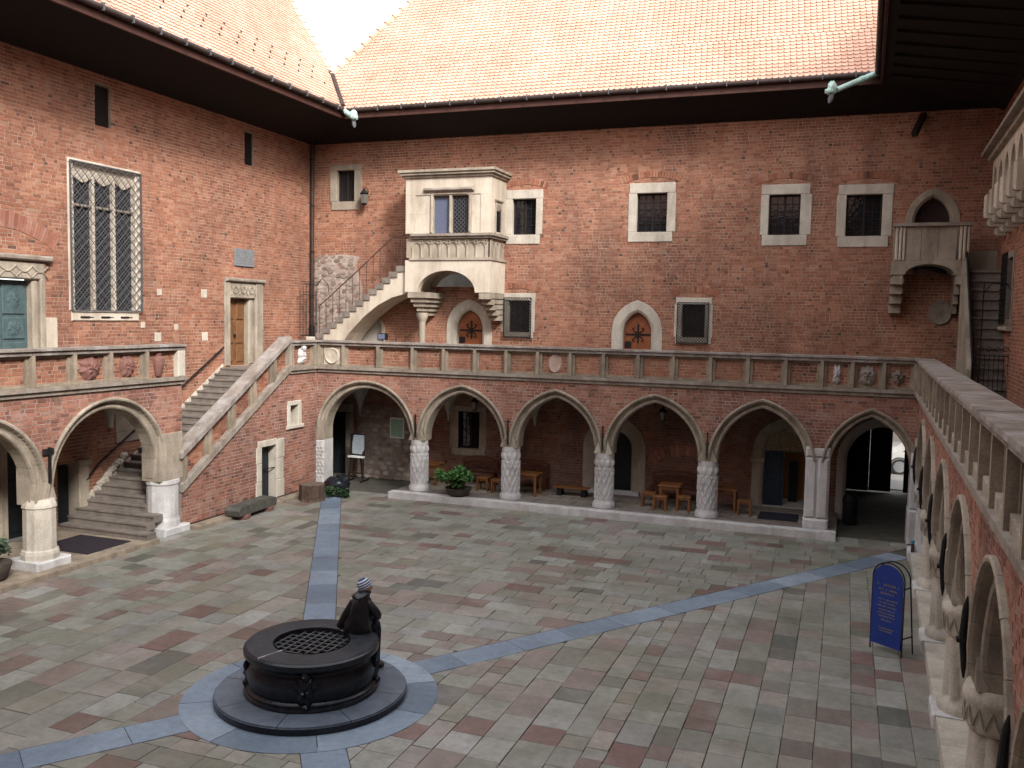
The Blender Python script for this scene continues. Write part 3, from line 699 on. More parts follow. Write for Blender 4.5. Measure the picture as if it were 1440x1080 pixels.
for o, i in (((-12.05, -10.74, 5.45, 7.08), (-11.78, -10.95, 5.65, 6.8)), ((-5.65, -4.33, 5.4, 6.98), (-5.38, -4.6, 5.62, 6.75))):
    w = stone_window(BACK, FBW, o, i, (1, 3), arc=True)
    lt = lattice(FBW, o[0]+.13, o[1]-.13, o[2]+.03, o[3]-.17, .12, .105, .007)
    for (p, q), (r_, s_) in (((o[0]+.13, o[2]+.03), (o[1]-.13, o[2]+.03)), ((o[0]+.13, o[3]-.17), (o[1]-.13, o[3]-.17)), ((o[0]+.13, o[2]+.03), (o[0]+.13, o[3]-.17)), ((o[1]-.13, o[2]+.03), (o[1]-.13, o[3]-.17))): lt.bar((p, q, .12), (r_, s_, .12), .03)
    part('grille', lt, 'iron', w)
def strap_door(uc, a, zs, rise, lab):
    d = part('door', arch_panel(FBW, uc, a+.03, 4.2, zs, rise+.03, -.3, -.24), 'red_door', BACK, lab)
    part('surround', arch_surround(FBW, uc, a, 4.2, zs, rise, .4), 'stone_limewash', d)
    m = MB(FBW); z = zs-.08
    m.box(uc-a+.05, uc+a-.03, z-.03, z+.03, -.24, -.215); m.box(uc-.03, uc+.03, z-.3, z+.36, -.24, -.21)
    for sx, sz in ((1, 1), (-1, 1), (1, -1), (-1, -1)): m.tube([(uc+sx*.02, z+sz*.05, -.22), (uc+sx*.15, z+sz*.12, -.22), (uc+sx*.2, z+sz*.2, -.22), (uc+sx*.12, z+sz*.24, -.22)], .02, 6)
    part('strap_hinge', m, 'iron', d)
    part('lock_plate', MB(FBW).box(uc-a+.04, uc-a+.26, 5.2, 5.42, -.24, -.21), 'iron', d)
strap_door(-13.35, .52, 5.75, .68, 'red-brown pointed door with iron strapwork under the bay window')
strap_door(-6.95, .5, 5.75, .7, 'red-brown pointed door with iron strapwork, right of the bay window')
d = part('door', arch_panel(FBW, 2.36, .53, 7.8, 9.45, .75, -.3, -.25), 'glass_dark', BACK, 'dark pointed doorway behind the corner balcony'); part('surround', arch_surround(FBW, 2.36, .5, 7.8, 9.45, .73, .28), 'stone_beige', d)
d = part('door', arch_panel(FBW, -17.55, .45, 4.2, 5.6, .5, -.3, -.22), 'plaster', BACK, 'walled-up pale arch under the upper stair'); part('surround', arch_surround(FBW, -17.55, .42, 4.2, 5.6, .48, .22), 'stone_beige', d)
# rough stone patch in the brickwork
rp_ = [(-20.05, 4.3), (-18.0, 4.3), (-18.1, 6.0), (-17.9, 7.2), (-18.2, 8.1), (-18.05, 8.45), (-18.9, 8.55), (-20.05, 8.4)]
rubble(FBW, -19.98, -17.95, 4.35, 8.5, part('rubble_patch', MB(FBW).prism(rp_, -.02, .009), 'mortar_pale', BACK), .23, lambda u, z: u < -18.1+.12*math.sin(z*3))

# ---- bay window (oriel)
FO = Fr((0, 30.0, 0), (1, 0, 0), (0, 0, 1), (0, -1, 0)); X0, X1 = -15.3, -11.95
bay = part('bay_window', MB(FO).box(X0, X0+.02, 7.9, 7.92, -1.4, -1.38), 'stone_cream', BACK, 'cream stone bay window on corbels with leaded twin lights')
def wallbox(a0, a1, b0, b1, c0=-.25, c1=0., m='stone_cream', name='ashlar', k=.006): return part(name, MB(FO).cham(a0, a1, b0, b1, c0, c1, k), m, bay)
wx0, wx1, wz0, wz1 = -14.2, -12.83, 9.2, 10.52
xs = [X0, -14.55, wx0]; 
for z0, z1 in ((9.16, 9.85), (9.85, 10.53)):
    wallbox(X0, -14.9, z0, z1); wallbox(-14.9, wx0-.13, z0, z1, c1=-.03); wallbox(wx1+.13, -12.35, z0, z1, c1=-.03); wallbox(-12.35, X1, z0, z1)
wallbox(X0, -13.9, 10.53, 11.15); wallbox(-13.9, -12.9, 10.53, 11.15, c1=-.002); wallbox(-12.9, X1, 10.53, 11.15)
part('window_jamb', MB(FO).cham(wx0-.13, wx0, 9.16, 10.6, -.25, .03, .05), 'stone_beige', bay); part('window_jamb', MB(FO).cham(wx1, wx1+.13, 9.16, 10.6, -.25, .03, .05), 'stone_beige', bay)
part('window_head', MB(FO).cham(wx0, wx1, 10.5, 10.62, -.25, .03, .05), 'stone_beige', bay); part('drip_mould', MB(FO).cham(wx0-.35, wx1+.25, 10.64, 10.78, 0, .13, .05), 'stone_grey', bay)
part('mullion', MB(FO).cham(-13.57, -13.47, 9.16, 10.5, -.2, .02, .03), 'stone_beige', bay)
part('pane', MB(FO).box(wx0, -13.57, 9.16, 10.5, -.18, -.15), 'glass_blue', bay); part('pane', MB(FO).box(-13.47, wx1, 9.16, 10.5, -.18, -.15), 'glass_lead', bay)
cam_ = MB(FO)
for a0, a1 in ((wx0, -13.57), (-13.47, wx1)):
    for i in range(4):
        for j in range(9):
            cx, cz = a0+(i+.5)*(a1-a0)/4, 9.25+j*.148
            cam_.ring([(cx+.07*math.cos(t*math.pi/4), cz+.072*math.sin(t*math.pi/4)) for t in range(8)], [(cx+.054*math.cos(t*math.pi/4), cz+.056*math.sin(t*math.pi/4)) for t in range(8)], -.15, -.143)
part('lead_roundels', cam_, 'lead', bay)
# right flank
def flank(z0, z1, y0=30.0, y1=31.5, m='stone_cream', x0=X1-.25, x1=X1, k=.004, name='ashlar'): return part(name, MB(Fr((X1, 0, 0), (0, 1, 0), (0, 0, 1), (1, 0, 0))).cham(y0+.25 if name == 'ashlar' else y0, y1, z0, z1, x0-X1, x1-X1, k), m, bay)
flank(9.16, 11.15)
FF = Fr((X1, 0, 0), (0, 1, 0), (0, 0, 1), (1, 0, 0))
part('side_window', MB(FF).box(30.45, 30.95, 9.25, 10.1, 0, .012), 'glass_dark', bay); part('side_jamb', MB(FF).cham(30.38, 30.45, 9.2, 10.3, 0, .05, .02), 'stone_beige', bay); part('side_jamb', MB(FF).cham(30.95, 31.02, 9.2, 10.3, 0, .05, .02), 'stone_beige', bay)
part('side_head', relief(FF, 30.7, 10.12, .5, .3, .05, 3, .012, 'scroll'), 'stone_beige', bay); part('side_drip', MB(FF).cham(30.33, 31.07, 10.3, 10.38, 0, .08, .03), 'stone_grey', bay)
# string courses, tracery band
cor = MB()
for z0, z1, e in ((11.15, 11.24, .07), (11.24, 11.33, .16), (11.33, 11.42, .22)): cor.box(X0-e, X1+e, 30.0-e, 31.5, z0, z1-.001)
part('cornice', cor, 'stone_beige', bay)
cor = MB()
for z0, z1, e in ((8.98, 9.06, .06), (9.06, 9.15, .13)): cor.box(X0+.25, X1+e, 30.0-e, 31.5, z0, z1-.001)
part('sill_course', cor, 'stone_grey', bay)
cor = MB(); cor.box(X0+.2, X1+.05, 29.95, 31.5, 8.2, 8.3); part('string_course', cor, 'stone_beige', bay)
part('tracery_back', MB(FO).box(X0+.02, X1-.02, 8.3, 8.98, -.25, -.06), 'stone_beige', bay); part('tracery_flank', MB(FF).box(30.06, 31.5, 8.3, 8.98, -.1, -.05), 'stone_beige', bay)
for i in range(8):
    u = X0+.45+i*.36; m = MB(FO); pts = [(u-.15, 8.3)]+arch_pts(u, .15, 8.62, .22, 5)+[(u+.15, 8.3)]
    m.sweep(pts, normals(pts), [(.03, -.06), (.03, -.005), (0, -.02), (-.02, -.06)])
    m.ring([(u+.18+.075*math.cos(t*math.pi/4), 8.86+.075*math.sin(t*math.pi/4)) for t in range(8)], [(u+.18+.05*math.cos(t*math.pi/4), 8.86+.05*math.sin(t*math.pi/4)) for t in range(8)], -.06, -.01)
    part('tracery_arch', m, 'stone_beige', bay)
for i in range(3):
    u = 30.3+i*.42; pts = [(u-.16, 8.3)]+arch_pts(u, .16, 8.62, .22, 5)+[(u+.16, 8.3)]; m = MB(FF); m.sweep(pts, normals(pts), [(.03, -.06), (.03, -.005), (0, -.02), (-.02, -.06)]); part('tracery_arch', m, 'stone_beige', bay)
# arch under the bay
ap = arch_pts(-13.65, 1.13, 7.05, .78, 12)
poly = [(X0, 7.05)]+ap+[(X1, 7.05), (X1, 8.2), (X0, 8.2)]
part('arch', MB(FO).prism(poly, -.25, 0), 'stone_cream', bay); part('arch_vault', MB(FO).sweep(ap, normals(ap), [(0, -.25), (.2, -.25), (.2, -1.5), (0, -1.5)]), 'stone_cream', bay)
part('floor', MB().box(X0+.255, X1-.255, 30.26, 31.49, 7.93, 8.19), 'stone_beige', bay); part('flank_wall', MB(FF).box(30.25, 31.5, 7.05, 8.2, -.25, 0), 'stone_cream', bay)
part('ashlar', MB().box(X0, X0+.25, 30.25, 31.5, 7.05, 11.15), 'stone_cream', bay)
for k in range(5):
    e = k*.24; part('corbel', MB().box(X1-.42, X1-.01, 30.02+e, 31.5, 6.82-k*.19, 7.045-k*.19-.002), 'stone_beige', bay)
for k in range(5):
    e = k*.085; part('corbel', MB().box(X0+.12+e, X0+.95-e*1.15, 29.99+e, 31.5, 6.84-k*.16, 7.045-k*.16-.002), 'stone_beige', bay)
cl = MB(); cl.lathe([(.14, 4.25), (.17, 4.3), (.14, 4.4), (.13, 4.45), (.13, 5.95), (.15, 6.0), (.2, 6.1), (.22, 6.2), (.22, 6.3)], X0+.55, 30.35, 12); part('column', cl, 'stone_beige', bay, smooth=True)

# ---- roof of the back wing
rb_ = roof_slab(FBR, [(left_edge_B(0), 0), (4.2, 0), (9, 9), (left_edge_B(9), 9), (left_edge_B(BV), BV)], BACK)
tiles(FBR, left_edge_B, lambda b: 3.4, 8.8, rb_)
for i in range(16):
    p, q = (left_edge_B(BV+.42*i), BV+.42*i), (left_edge_B(BV+.42*i+.45), BV+.42*i+.45)
    part('hip_tile', MB(FBR).tube([(p[0], p[1], .06), (q[0], q[1], .02)], [.12, .09], 8), 'tile', rb_, smooth=True)
part('valley_gutter', MB().tube([(-17.7, 29.6, 13.8), (-18.95, 30.85, 15.4)], .09, 8), 'gutter_metal', rb_, smooth=True)
part('valley_finial', MB().tube([(-18.9, 30.75, 15.35), (-19.1, 30.9, 15.5), (-19.3, 30.9, 15.75)], [.1, .07, .02], 8), 'lead', rb_, smooth=True)
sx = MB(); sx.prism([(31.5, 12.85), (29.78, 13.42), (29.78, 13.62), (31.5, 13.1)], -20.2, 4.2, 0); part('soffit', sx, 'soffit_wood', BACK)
part('fascia', MB().box(-17.71, .72, 29.7, 29.775, 13.36, 13.66), 'fascia_wood', BACK)
gt = MB(); gt.tube([(-17.55, 29.62, 13.64), (.66, 29.62, 13.64)], .085, 10); part('gutter', gt, 'gutter_metal', BACK, smooth=True)
for k in range(19): part('gutter_bracket', MB().box(-17.2+k*.95, -17.17+k*.95, 29.51, 29.73, 13.55, 13.745), 'lead', BACK)
part('eave_beam', MB().bar((1.66, 30.7, 12.0), (1.95, 31.45, 12.75), .16), 'dark_wood', BACK)
# back of the wing and its floors (so the passage is a tunnel)
part('wall', MB().box(-20.2, .05, 36.2, 36.7, -.02, 13.2), 'plaster', BACK); part('wall', MB().box(2.6, 4.7, 36.2, 36.7, -.02, 13.2), 'plaster', BACK); part('wall', MB().box(.05, 2.6, 36.2, 36.7, 3.2, 13.2), 'plaster', BACK)
part('attic_floor', MB().box(-20.7, 4.7, 31.5, 36.7, 13.2, 13.3), 'dark_wood', BACK)
# ---- wall inside the arcade
bi_holes = [h_rect(-13.2, -12.35, 1.35, 2.75), h_rect(-18.9, -17.9, 0, 2.45), h_arch(-7.35, .75, 0, 1.75, .75), h_arch(-1.72, .8, 0, 1.9, .95), h_arch(1.2, 1.08, 0, 1.9, 1.15)]
wi = brick_wall(FBI, -20.2, 4.2, 0, 4.0, bi_holes, BACK, .5, indiv=60, mat='brick_shaded', mortar='mortar_shaded')
rubble(FBI, -17.3, -14.9, .05, 2.7, part('rubble_patch', MB(FBI).prism([(-17.4, 0), (-14.9, 0), (-15.1, .9), (-14.8, 1.7), (-15.3, 2.6), (-16.2, 2.75), (-17.4, 2.7)], -.02, .009), 'mortar_shaded', BACK), .27, lambda u, z: u < -15.05+.15*math.sin(z*3))
brick_arc(FBI, -5.0, .95, 1.35, .35, wi, .34, 13, .02, 'brick_pale')
stone_window(BACK, FBI, (-13.55, -12.1, 1.12, 2.95), (-13.2, -12.38, 1.38, 2.74), (1, 3), arc=False, mat='stone_beige', glassm='glass_dark')
d = part('door', MB(FBI).box(-18.95, -17.85, 0, 2.5, -.36, -.28), 'dark_door', BACK, 'black doorway in the far left corner of the arcade'); part('jamb', MB(FBI).cham(-17.92, -17.6, 0, 2.45, -.36, .06, .04), 'stone_beige', d); part('jamb', MB(FBI).cham(-19.2, -18.88, 0, 2.45, -.36, .06, .04), 'stone_beige', d); part('lintel', MB(FBI).cham(-19.2, -17.6, 2.45, 2.8, -.36, .07, .04), 'stone_beige', d)
for k in range(2): part('panel', MB(FBI).cham(-18.8+k*.45, -18.42+k*.45, .3, 2.2, -.28, -.26, .015), 'dark_door', d)
d = part('door', arch_panel(FBI, -7.35, .63, .2, 1.75, .63, -.36, -.28), 'dark_door', BACK, 'dark round-headed door in a wide stone surround'); part('surround', arch_surround(FBI, -7.35, .6, .2, 1.75, .62, .5, .04), 'stone_beige', d); part('threshold', MB(FBI).cham(-8.3, -6.4, .2, .34, 0, .3, .02), 'stone_white', d)
for k in range(4): part('board', MB(FBI).box(-7.93+k*.295, -7.65+k*.295, .36, 1.75, -.28, -.268), 'dark_door', d)
d = part('door', MB(FBI).box(-2.36, -1.74, .24, 2.0, -.2, -.13), 'blue_door', BACK, 'dark blue door leaf standing half open to an amber-lit room')
part('surround', arch_surround(FBI, -1.72, .66, .2, 1.95, .8, .36, .05, -.3), 'stone_beige', d); part('impost', MB(FBI).cham(-2.8, -2.34, 1.62, 1.78, 0, .12, .03), 'stone_beige', d)
part('fanlight_grille', lattice(FBI, -2.36, -1.08, 2.05, 2.72, -.16, .11, .008), 'brass', d); part('fanlight', arch_panel(FBI, -1.72, .65, 2.02, 2.03, .72, -.22, -.19), 'glass_dark', d)
for k in range(2): part('panel', MB(FBI).cham(-2.28, -1.82, .34+k*.85, 1.1+k*.83, -.13, -.115, .012), 'blue_door', d)
rm = MB(); rm.box(-2.4, -.9, 31.9, 31.95, .2, 2.1); part('inner_wall', rm, 'amber_room', d); part('open_leaf', MB().box(-1.1, -1.04, 30.45, 31.0, .22, 2.0), 'blue_door', d); part('room_floor', MB().box(-2.4, -1.0, 30.3, 31.9, .15, .235), 'plaster', d); part('inner_cupboard', MB().cham(-1.62, -1.35, 31.3, 31.6, .23, 1.6, .02), 'dark_door', d)
# vault springers and ceiling under the gallery
for u in (-17.3, -13.6, -10.25, -7.07, -3.82, -.64):
    m = MB(Fr((u, 30.3, 0), (1, 0, 0), (0, -1, 0), (0, 0, 1))); m.lathe([(.03, 2.35), (.06, 2.6), (.16, 2.95), (.36, 3.35), (.7, 3.75), (1.1, 3.99)], 0, 0, 10, None, 0, math.pi); part('vault_springer', m, 'plaster', BACK)
    m = MB(Fr((u, 30.3, 0), (1, 0, 0), (0, -1, 0), (0, 0, 1)));
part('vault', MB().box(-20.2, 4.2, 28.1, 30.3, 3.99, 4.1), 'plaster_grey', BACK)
# the passage
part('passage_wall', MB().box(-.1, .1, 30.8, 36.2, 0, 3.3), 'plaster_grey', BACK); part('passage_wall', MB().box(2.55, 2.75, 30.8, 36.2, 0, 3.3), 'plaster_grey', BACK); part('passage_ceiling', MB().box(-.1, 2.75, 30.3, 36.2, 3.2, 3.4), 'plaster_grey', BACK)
d = part('passage_arch', arch_surround(FBI, 1.2, 1.03, 0, 1.9, 1.1, .3, .04), 'plaster', BACK)

# ================================================================== arcades and galleries
AB = thing('arcade_gallery', (-8, 27.6, 0), 'arcade across the court: six pointed stone arches under a brick-panelled parapet', 'arcade')
AL = thing('arcade_gallery', (-17.5, 17, 0), 'left arcade with two round stone arches and a parapet with red reliefs', 'arcade')
AR = thing('arcade_gallery', (1.6, 18, 0), 'right arcade seen edge-on with net-carved columns and iron anchors', 'arcade')
def parapet(root, fr, u0, u1, posts, z0=4.25, z1=5.27, brick=True, cop_end=0., indiv=60, pn=-.07):
    bm_ = MB(fr)
    part('base_moulding', MB(fr).prism([(z0-.1, -.02), (z0-.1, .04), (z0-.03, .1), (z0+.03, .14), (z0+.11, .14), (z0+.13, .1), (z0+.13, -.3), (z0-.1, -.3)], u0, u1, 0) if False else MB(fr).box(u0, u1, z0+.02, z0+.12, -.32, .13), 'stone_grey', root)
    part('base_moulding', MB(fr).box(u0, u1, z0-.09, z0+.018, -.3, .06), 'stone_grey', root)
    u = u0-cop_end
    while u < u1-.01:
        L = min(random.uniform(1.25, 1.9), u1-u)
        if u1-u-L < .4: L = u1-u
        part('coping', MB(fr).box(u+.004, u+L-.004, z1-.06+random.uniform(-.004, .004), z1+random.uniform(-.006, .006), -.36, .15) .box(u+.004, u+L-.004, z1-.16, z1-.065, -.32, .09), 'stone_coping', root); u += L
    for p in posts:
        m = MB(fr); m.box(p-.13, p+.13, z0+.125, z1-.162, -.14, -.01); m.box(p-.05, p+.05, z0+.125, z1-.162, -.01, .1); part('post', m, 'stone_weathered', root)
    ps = sorted(posts)
    for a, b in zip(ps[:-1], ps[1:]):
        if b-a > .4:
            part('panel_sill', MB(fr).box(a+.132, b-.132, z0+.125, z0+.19, -.14, -.02), 'stone_weathered', root); part('panel_head', MB(fr).box(a+.132, b-.132, z1-.23, z1-.162, -.14, -.02), 'stone_weathered', root)
    if brick: brick_wall(fr, u0, u1, z0+.12, z1-.15, [], root, .25, pn, indiv, .09, .25, name='panel_wall')
def archivolt(fr, root, uc, a, z0, zs, rise, wd=.34, mat='stone_beige', t=.6):
    pts = [(uc-a, z0)]+arch_pts(uc, a, zs, rise, 14)+[(uc+a, z0)]
    prof = [(wd, -.14), (wd, .05), (wd-.03, .07), (wd-.07, .06), (wd-.09, .02), (wd-.1, -.08), (wd-.15, -.12), (.12, -.13), (.1, -.08), (.06, -.06), (.02, -.08), (0, -.13), (0, -t), (.2, -t), (.2, -.14)]
    nr = normals(pts); n = len(pts); cuts = [0, 2]+list(range(5, n-4, 3))+[n-3, n-1]; cuts = sorted(set(cuts))
    for a_, b_ in zip(cuts[:-1], cuts[1:]):
        P, Q = list(pts[a_:b_+1]), nr[a_:b_+1]; mv = lambda p, q: (p[0]+(q[0]-p[0])/max(1e-6, math.dist(p, q))*.004, p[1]+(q[1]-p[1])/max(1e-6, math.dist(p, q))*.004)
        if a_: P[0] = mv(P[0], P[1])
        if b_ < n-1: P[-1] = mv(P[-1], P[-2])
        o_ = random.uniform(-.006, .006); mb = MB(fr).sweep(P, Q, [(r, c+o_) for r, c in prof])
        hc = min(.31, wd)
        for i_, v_ in enumerate(mb.v):               # neighbours meet on the column's axis and thin out towards its head
            u_, z_, c_ = v_; u_ = min(max(u_, uc-a-hc), uc+a+hc); k_ = min(1., max(0., (zs+.35-z_)/(zs+.35-z0)))
            if c_ > -.3: c_ -= .11*k_*k_
            mb.v[i_] = (u_, z_, c_)
        part('voussoir', mb, mat, root)
def carved(seed):
    def rd(x, w=5.): return max(0., 1-abs(math.sin(x))*w)
    def rf(t, z):
        if not .5 < z < 1.8: return 0
        a = .038*max(rd(6*t+seed+8*z, 2.0), rd(6*t+seed-8*z, 2.0), rd(12*t+3*z, 3.)*.6)
        if z > 1.5: a = .05*(.5+.5*math.sin(9*t+seed))*math.sin((z-1.5)/.3*math.pi)
        return a-.014
    return rf
def column(fr, u, root, mat='stone_white', r=.3, zb=.22, zt=1.95, cb=-.3, seed=0, cap=None):
    pf = [(r+.06, zb), (r+.06, zb+.12), (r+.03, zb+.16), (r+.01, zb+.2)]+[(r, zb+.24+(zt-zb-.24)*i/60) for i in range(61)]
    F2 = Fr(fr.w((u, 0, cb)), fr.m[0], -fr.m[2], fr.m[1])   # local c = up
    return part('column', MB(F2).lathe(pf, 0, 0, 96, carved(seed)), mat, root, smooth=True)
# ---- back
cols = [-13.6, -10.25, -7.07, -3.82]
ends = [(-17.22, -13.9), (-13.3, -10.55), (-9.95, -7.37), (-6.77, -4.12), (-3.52, -.98), (-.3, 1.83)]
ah = []
for a, b in ends:
    uc, hf = (a+b)/2, (b-a)/2; ri = 1.62 if hf > 1.1 else 1.52; zs = 2.02
    archivolt(FBA, AB, uc, hf, 1.95, zs, ri, .29 if hf > 1.1 else .26); ah.append(h_arch(uc, hf+.2, 2.3, zs, ri+.18))
brick_wall(FBA, -17.5, 1.95, 2.45, 4.2, ah, AB, .6, mat='brick_pale', mortar='mortar_pale', name='spandrel_wall')
for i, u in enumerate(cols):
    column(FBA, u, AB, seed=i*1.7); part('springer', MB(FBA).box(u-.295, u+.295, 1.952, 2.62, -.59, -.2), 'stone_beige', AB)
    part('capital', MB(FBA).prism([(u-.3, 1.951), (u+.3, 1.951), (u+.16, 2.3), (u+.05, 2.75), (u-.05, 2.75), (u-.16, 2.3)], -.2, -.04), 'stone_beige' if i != 2 else 'stone_limewash', AB)
    part('iron_anchor', MB(FBA).bar((u, 2.05, .06), (u, 2.85, .06), .035, .05), 'iron', AB)
m = MB(FBA); m.cham(-17.75, -17.2, .1, 1.75, -.6, .03, .05); part('column', m, 'stone_white', AB); rl_ = MB(FBA)
for k in range(9):
    for j in range(4): rl_.blob((-17.68+j*.13+(k % 2)*.05, .45+k*.13, .03), (.055, .06, .025), k*7+j, .2, 6, 5)
part('carving', rl_, 'stone_white', AB, smooth=True)
part('springer', MB(FBA).box(-17.75, -17.21, 1.752, 2.45, -.6, .02), 'stone_beige', AB)
m = MB(FBA); m.cham(-1.0, -.29, .1, .5, -.62, .06, .05); m.cham(-.98, -.64, .5, 2.3, -.6, .03, .07); m.cham(-.64, -.3, .5, 2.3, -.6, .03, .07); m.cham(-.98, -.3, 2.3, 2.6, -.6, .02, .05); part('pier', m, 'stone_white', AB)
m = MB(FBA); m.cham(1.81, 2.3, 0, 1.0, -.6, .12, .05); m.cham(1.83, 2.3, 1.0, 2.6, -.6, .03, .05); part('pier', m, 'stone_white', AB)
# raised floor with white kerb stones
m = MB(); m.box(-14.35, -.12, 27.45, 30.3, -.02, .2); part('platform', m, 'stone_grey', AB)
u = -14.4
while u < -.2:
    L = min(random.uniform(1.3, 2.3), -.08-u); part('kerb_stone', MB().box(u+.004, u+L-.004, 27.12, 27.5, -.02, .215), 'stone_white', AB); u += L
    if -.08-u < .3: break
part('kerb_stone', MB().box(-.46, -.06, 27.02, 27.119, -.02, .27), 'stone_white', AB)
for k, u in enumerate(np.arange(-14.3, -.4, .62)):
    for j in range(4): part('floor_slab', MB().box(u+.006, u+.61, 27.52+j*.68, 28.19+j*.68, .2, .212+.003*((k+j) % 2)), 'stone_grey' if (k*3+j) % 3 else 'stone_step', AB)
gf = MB(); gf.box(-20.2, 4.2, 28.2, 31.5, 4.1, 4.25); part('gallery_floor', gf, 'stone_grey', AB)
bp = [-17.4, -16.4, -15.04, -13.73, -12.58, -11.45, -10.35, -9.27, -8.18, -7.1, -6.0, -4.92, -3.8, -2.71, -1.64, -.64, .19, 1.02, 1.84]
parapet(AB, FBA, -17.5, 1.95, bp, indiv=120)
part('dragon_disc', MB(FBA).cham(-17.25, -16.55, 4.4, 5.08, -.07, -.03, .02), 'stone_cream', AB)
rf_ = relief(FBA, -16.9, 4.73, .6, .6, .06, 4, -.03, 'disc'); part('dragon_relief', rf_, 'stone_cream', AB, 'pale round relief of a curled beast', True)
part('oval_plaque', relief(FBA, -8.72, 4.74, .46, .62, .05, 2, -.07, 'disc'), 'pink_stone', AB, 'pale pink oval plaque', True)
part('figure_relief', relief(FBA, -.22, 4.74, .3, .66, .13, 5, -.07, 'figure'), 'stone_white', AB, 'small white figure relief', True)
part('coat_of_arms', relief(FBA, .6, 4.73, .5, .62, .13, 1, -.07, 'shield'), 'stone_grey', AB, 'grey carved coat of arms', True)
part('lion_relief', relief(FBA, 1.4, 4.72, .36, .56, .13, 8, -.07, 'figure'), 'stone_grey', AB, 'grey carved lion relief', True)
# ---- left
lar = [(14.05, 1.68, 1.95, 1.62), (18.02, 1.7, 1.95, 1.72)]; ah = []
for uc, hf, zs, ri in lar: archivolt(FLA, AL, uc, hf, 1.6, zs, ri, .3, t=.5); ah.append(h_arch(uc, hf+.2, 1.5, zs, ri+.18))
ah.append(h_rect(19.6, 20.7, 2.0, 2.8))
brick_wall(FLA, 11.4, 20.66, 2.4, 4.2, ah, AL, .6, mat='brick_pale', mortar='mortar_pale', name='spandrel_wall')
for u in (12.1, 16.03):
    F2 = Fr(FLA.w((u, 0, -.26)), FLA.m[0], -FLA.m[2], FLA.m[1])
    part('column', MB(F2).lathe([(.42, .3), (.43, .42), (.41, .5), (.37, .53), (.365, 1.5), (.39, 1.53), (.375, 1.6), (.33, 1.72)], 0, 0, 12), 'stone_limewash', AL)
    part('column_base', MB(FLA).cham(u-.5, u+.5, -.02, .3, -.78, .2, .03), 'stone_white', AL)
    part('springer', MB(FLA).box(u-.33, u+.33, 1.6, 2.66, -.59, -.18), 'stone_beige', AL); part('capital', MB(FLA).prism([(u-.3, 1.66), (u+.3, 1.66), (u+.16, 2.2), (u+.06, 2.8), (u-.06, 2.8), (u-.16, 2.2)], -.18, -.04), 'stone_beige', AL)
    m = MB(FLA); m.bar((u+.02, 2.1, .07), (u+.02, 2.95, .07), .05, .06); m.cham(u-.14, u+.16, 2.78, 2.92, .02, .07, .01); part('iron_anchor', m, 'iron', AL)
m = MB(FLA); m.cham(19.74, 20.66, 1.5, 2.82, -.6, .012, .01); part('pier', m, 'stone_beige', AL)
F2 = Fr(FLA.w((20.2, 0, -.3)), FLA.m[0], -FLA.m[2], FLA.m[1]); part('column', MB(F2).lathe([(.46, .2), (.46, .36), (.44, .42), (.43, .46), (.43, 1.36), (.46, 1.4), (.46, 1.5)], 0, 0, 16), 'stone_white', AL); part('column_base', MB(FLA).cham(19.7, 20.72, -.02, .2, -.8, .22, .03), 'stone_white', AL)
parapet(AL, FLA, 11.4, 20.72, [11.9, 13.2, 14.4, 15.63, 16.83, 17.98, 19.24], indiv=80)
part('end_stone', MB(FLA).cham(20.42, 20.72, 4.372, 5.105, -.3, .09, .02), 'stone_limewash', AL)
part('cartouche', relief(FLA, 17.42, 4.73, .64, .62, .12, 3, -.07, 'scroll'), 'red_stone', AL, 'dark red round scrolled cartouche', True)
part('cartouche', relief(FLA, 18.66, 4.73, .5, .62, .12, 6, -.07, 'scroll'), 'red_stone', AL, 'red oval cartouche', True)
m = MB(Fr(FLA.w((19.78, 0, -.05)), FLA.m[0], -FLA.m[2], FLA.m[1])); m.lathe([(.08, 4.42), (.1, 4.45), (.15, 4.7), (.18, 4.85), (.15, 4.93), (.09, 4.97), (.1, 5.03), (.04, 5.06)], 0, 0, 16); part('vase_relief', m, 'red_stone', AL, 'dark red vase-shaped relief', True)
part('gallery_floor', MB().box(-20.2, -18.1, 11.4, 20.7, 4.0, 4.25), 'stone_grey', AL)
for u in (16.03, 20.15, 12.1):
    m = MB(Fr((-20.2, u+.6, 0), (0, 1, 0), (1, 0, 0), (0, 0, 1))); m.lathe([(.1, 2.75), (.12, 3.1), (.3, 3.5), (.6, 3.8), (1.0, 3.99)], 0, 0, 8, None, 0, math.pi); part('vault_springer', m, 'plaster', AL)
part('walk_floor', MB().box(-20.2, -17.0, 11.4, 19.05, -.02, .1), 'stone_weathered', AL)
for k in range(5): part('kerb_stone', MB().box(-17.38, -16.98, 11.4+k*1.55+.004, 12.945+k*1.55, -.02, .112), 'stone_weathered', AL)

# ================================================================== staircase up the left side
ST = thing('stone_staircase', (-18.8, 22.5, 0), 'grey stone stair climbing the left side behind a sloping panelled parapet', 'staircase')
N = 24; y0, run, rise_ = 18.85, .298, .174
for i in range(N):
    za = .1+rise_*(i+1); ya = y0+run*i; xr = -17.62 if ya > 20.4 else (-17.15 if i < 1 else (-17.45 if i < 3 else -17.75))
    if 3 <= i and ya <= 20.4: xr = -18.0
    m = MB(); m.box(-20.19, xr, ya+.03, ya+run+(.06 if i < N-1 else .3), za-rise_-(.02 if i else 0)+.001, za-.05); m.box(-20.19, xr, ya, ya+run+.05, za-.05+.001, za); part('step', m, 'stone_step', ST)
part('landing', MB().box(-20.19, -17.8, 26.0, 28.2, 4.0, 4.275), 'stone_step', ST)
part('skirting', MB(FLW).prism([(19.6, .5), (20.2, .95), (25.9, 4.4), (25.9, 4.3), (20.2, .5)], 0, .04), 'stone_limewash', ST)
rough = MB(FLW)
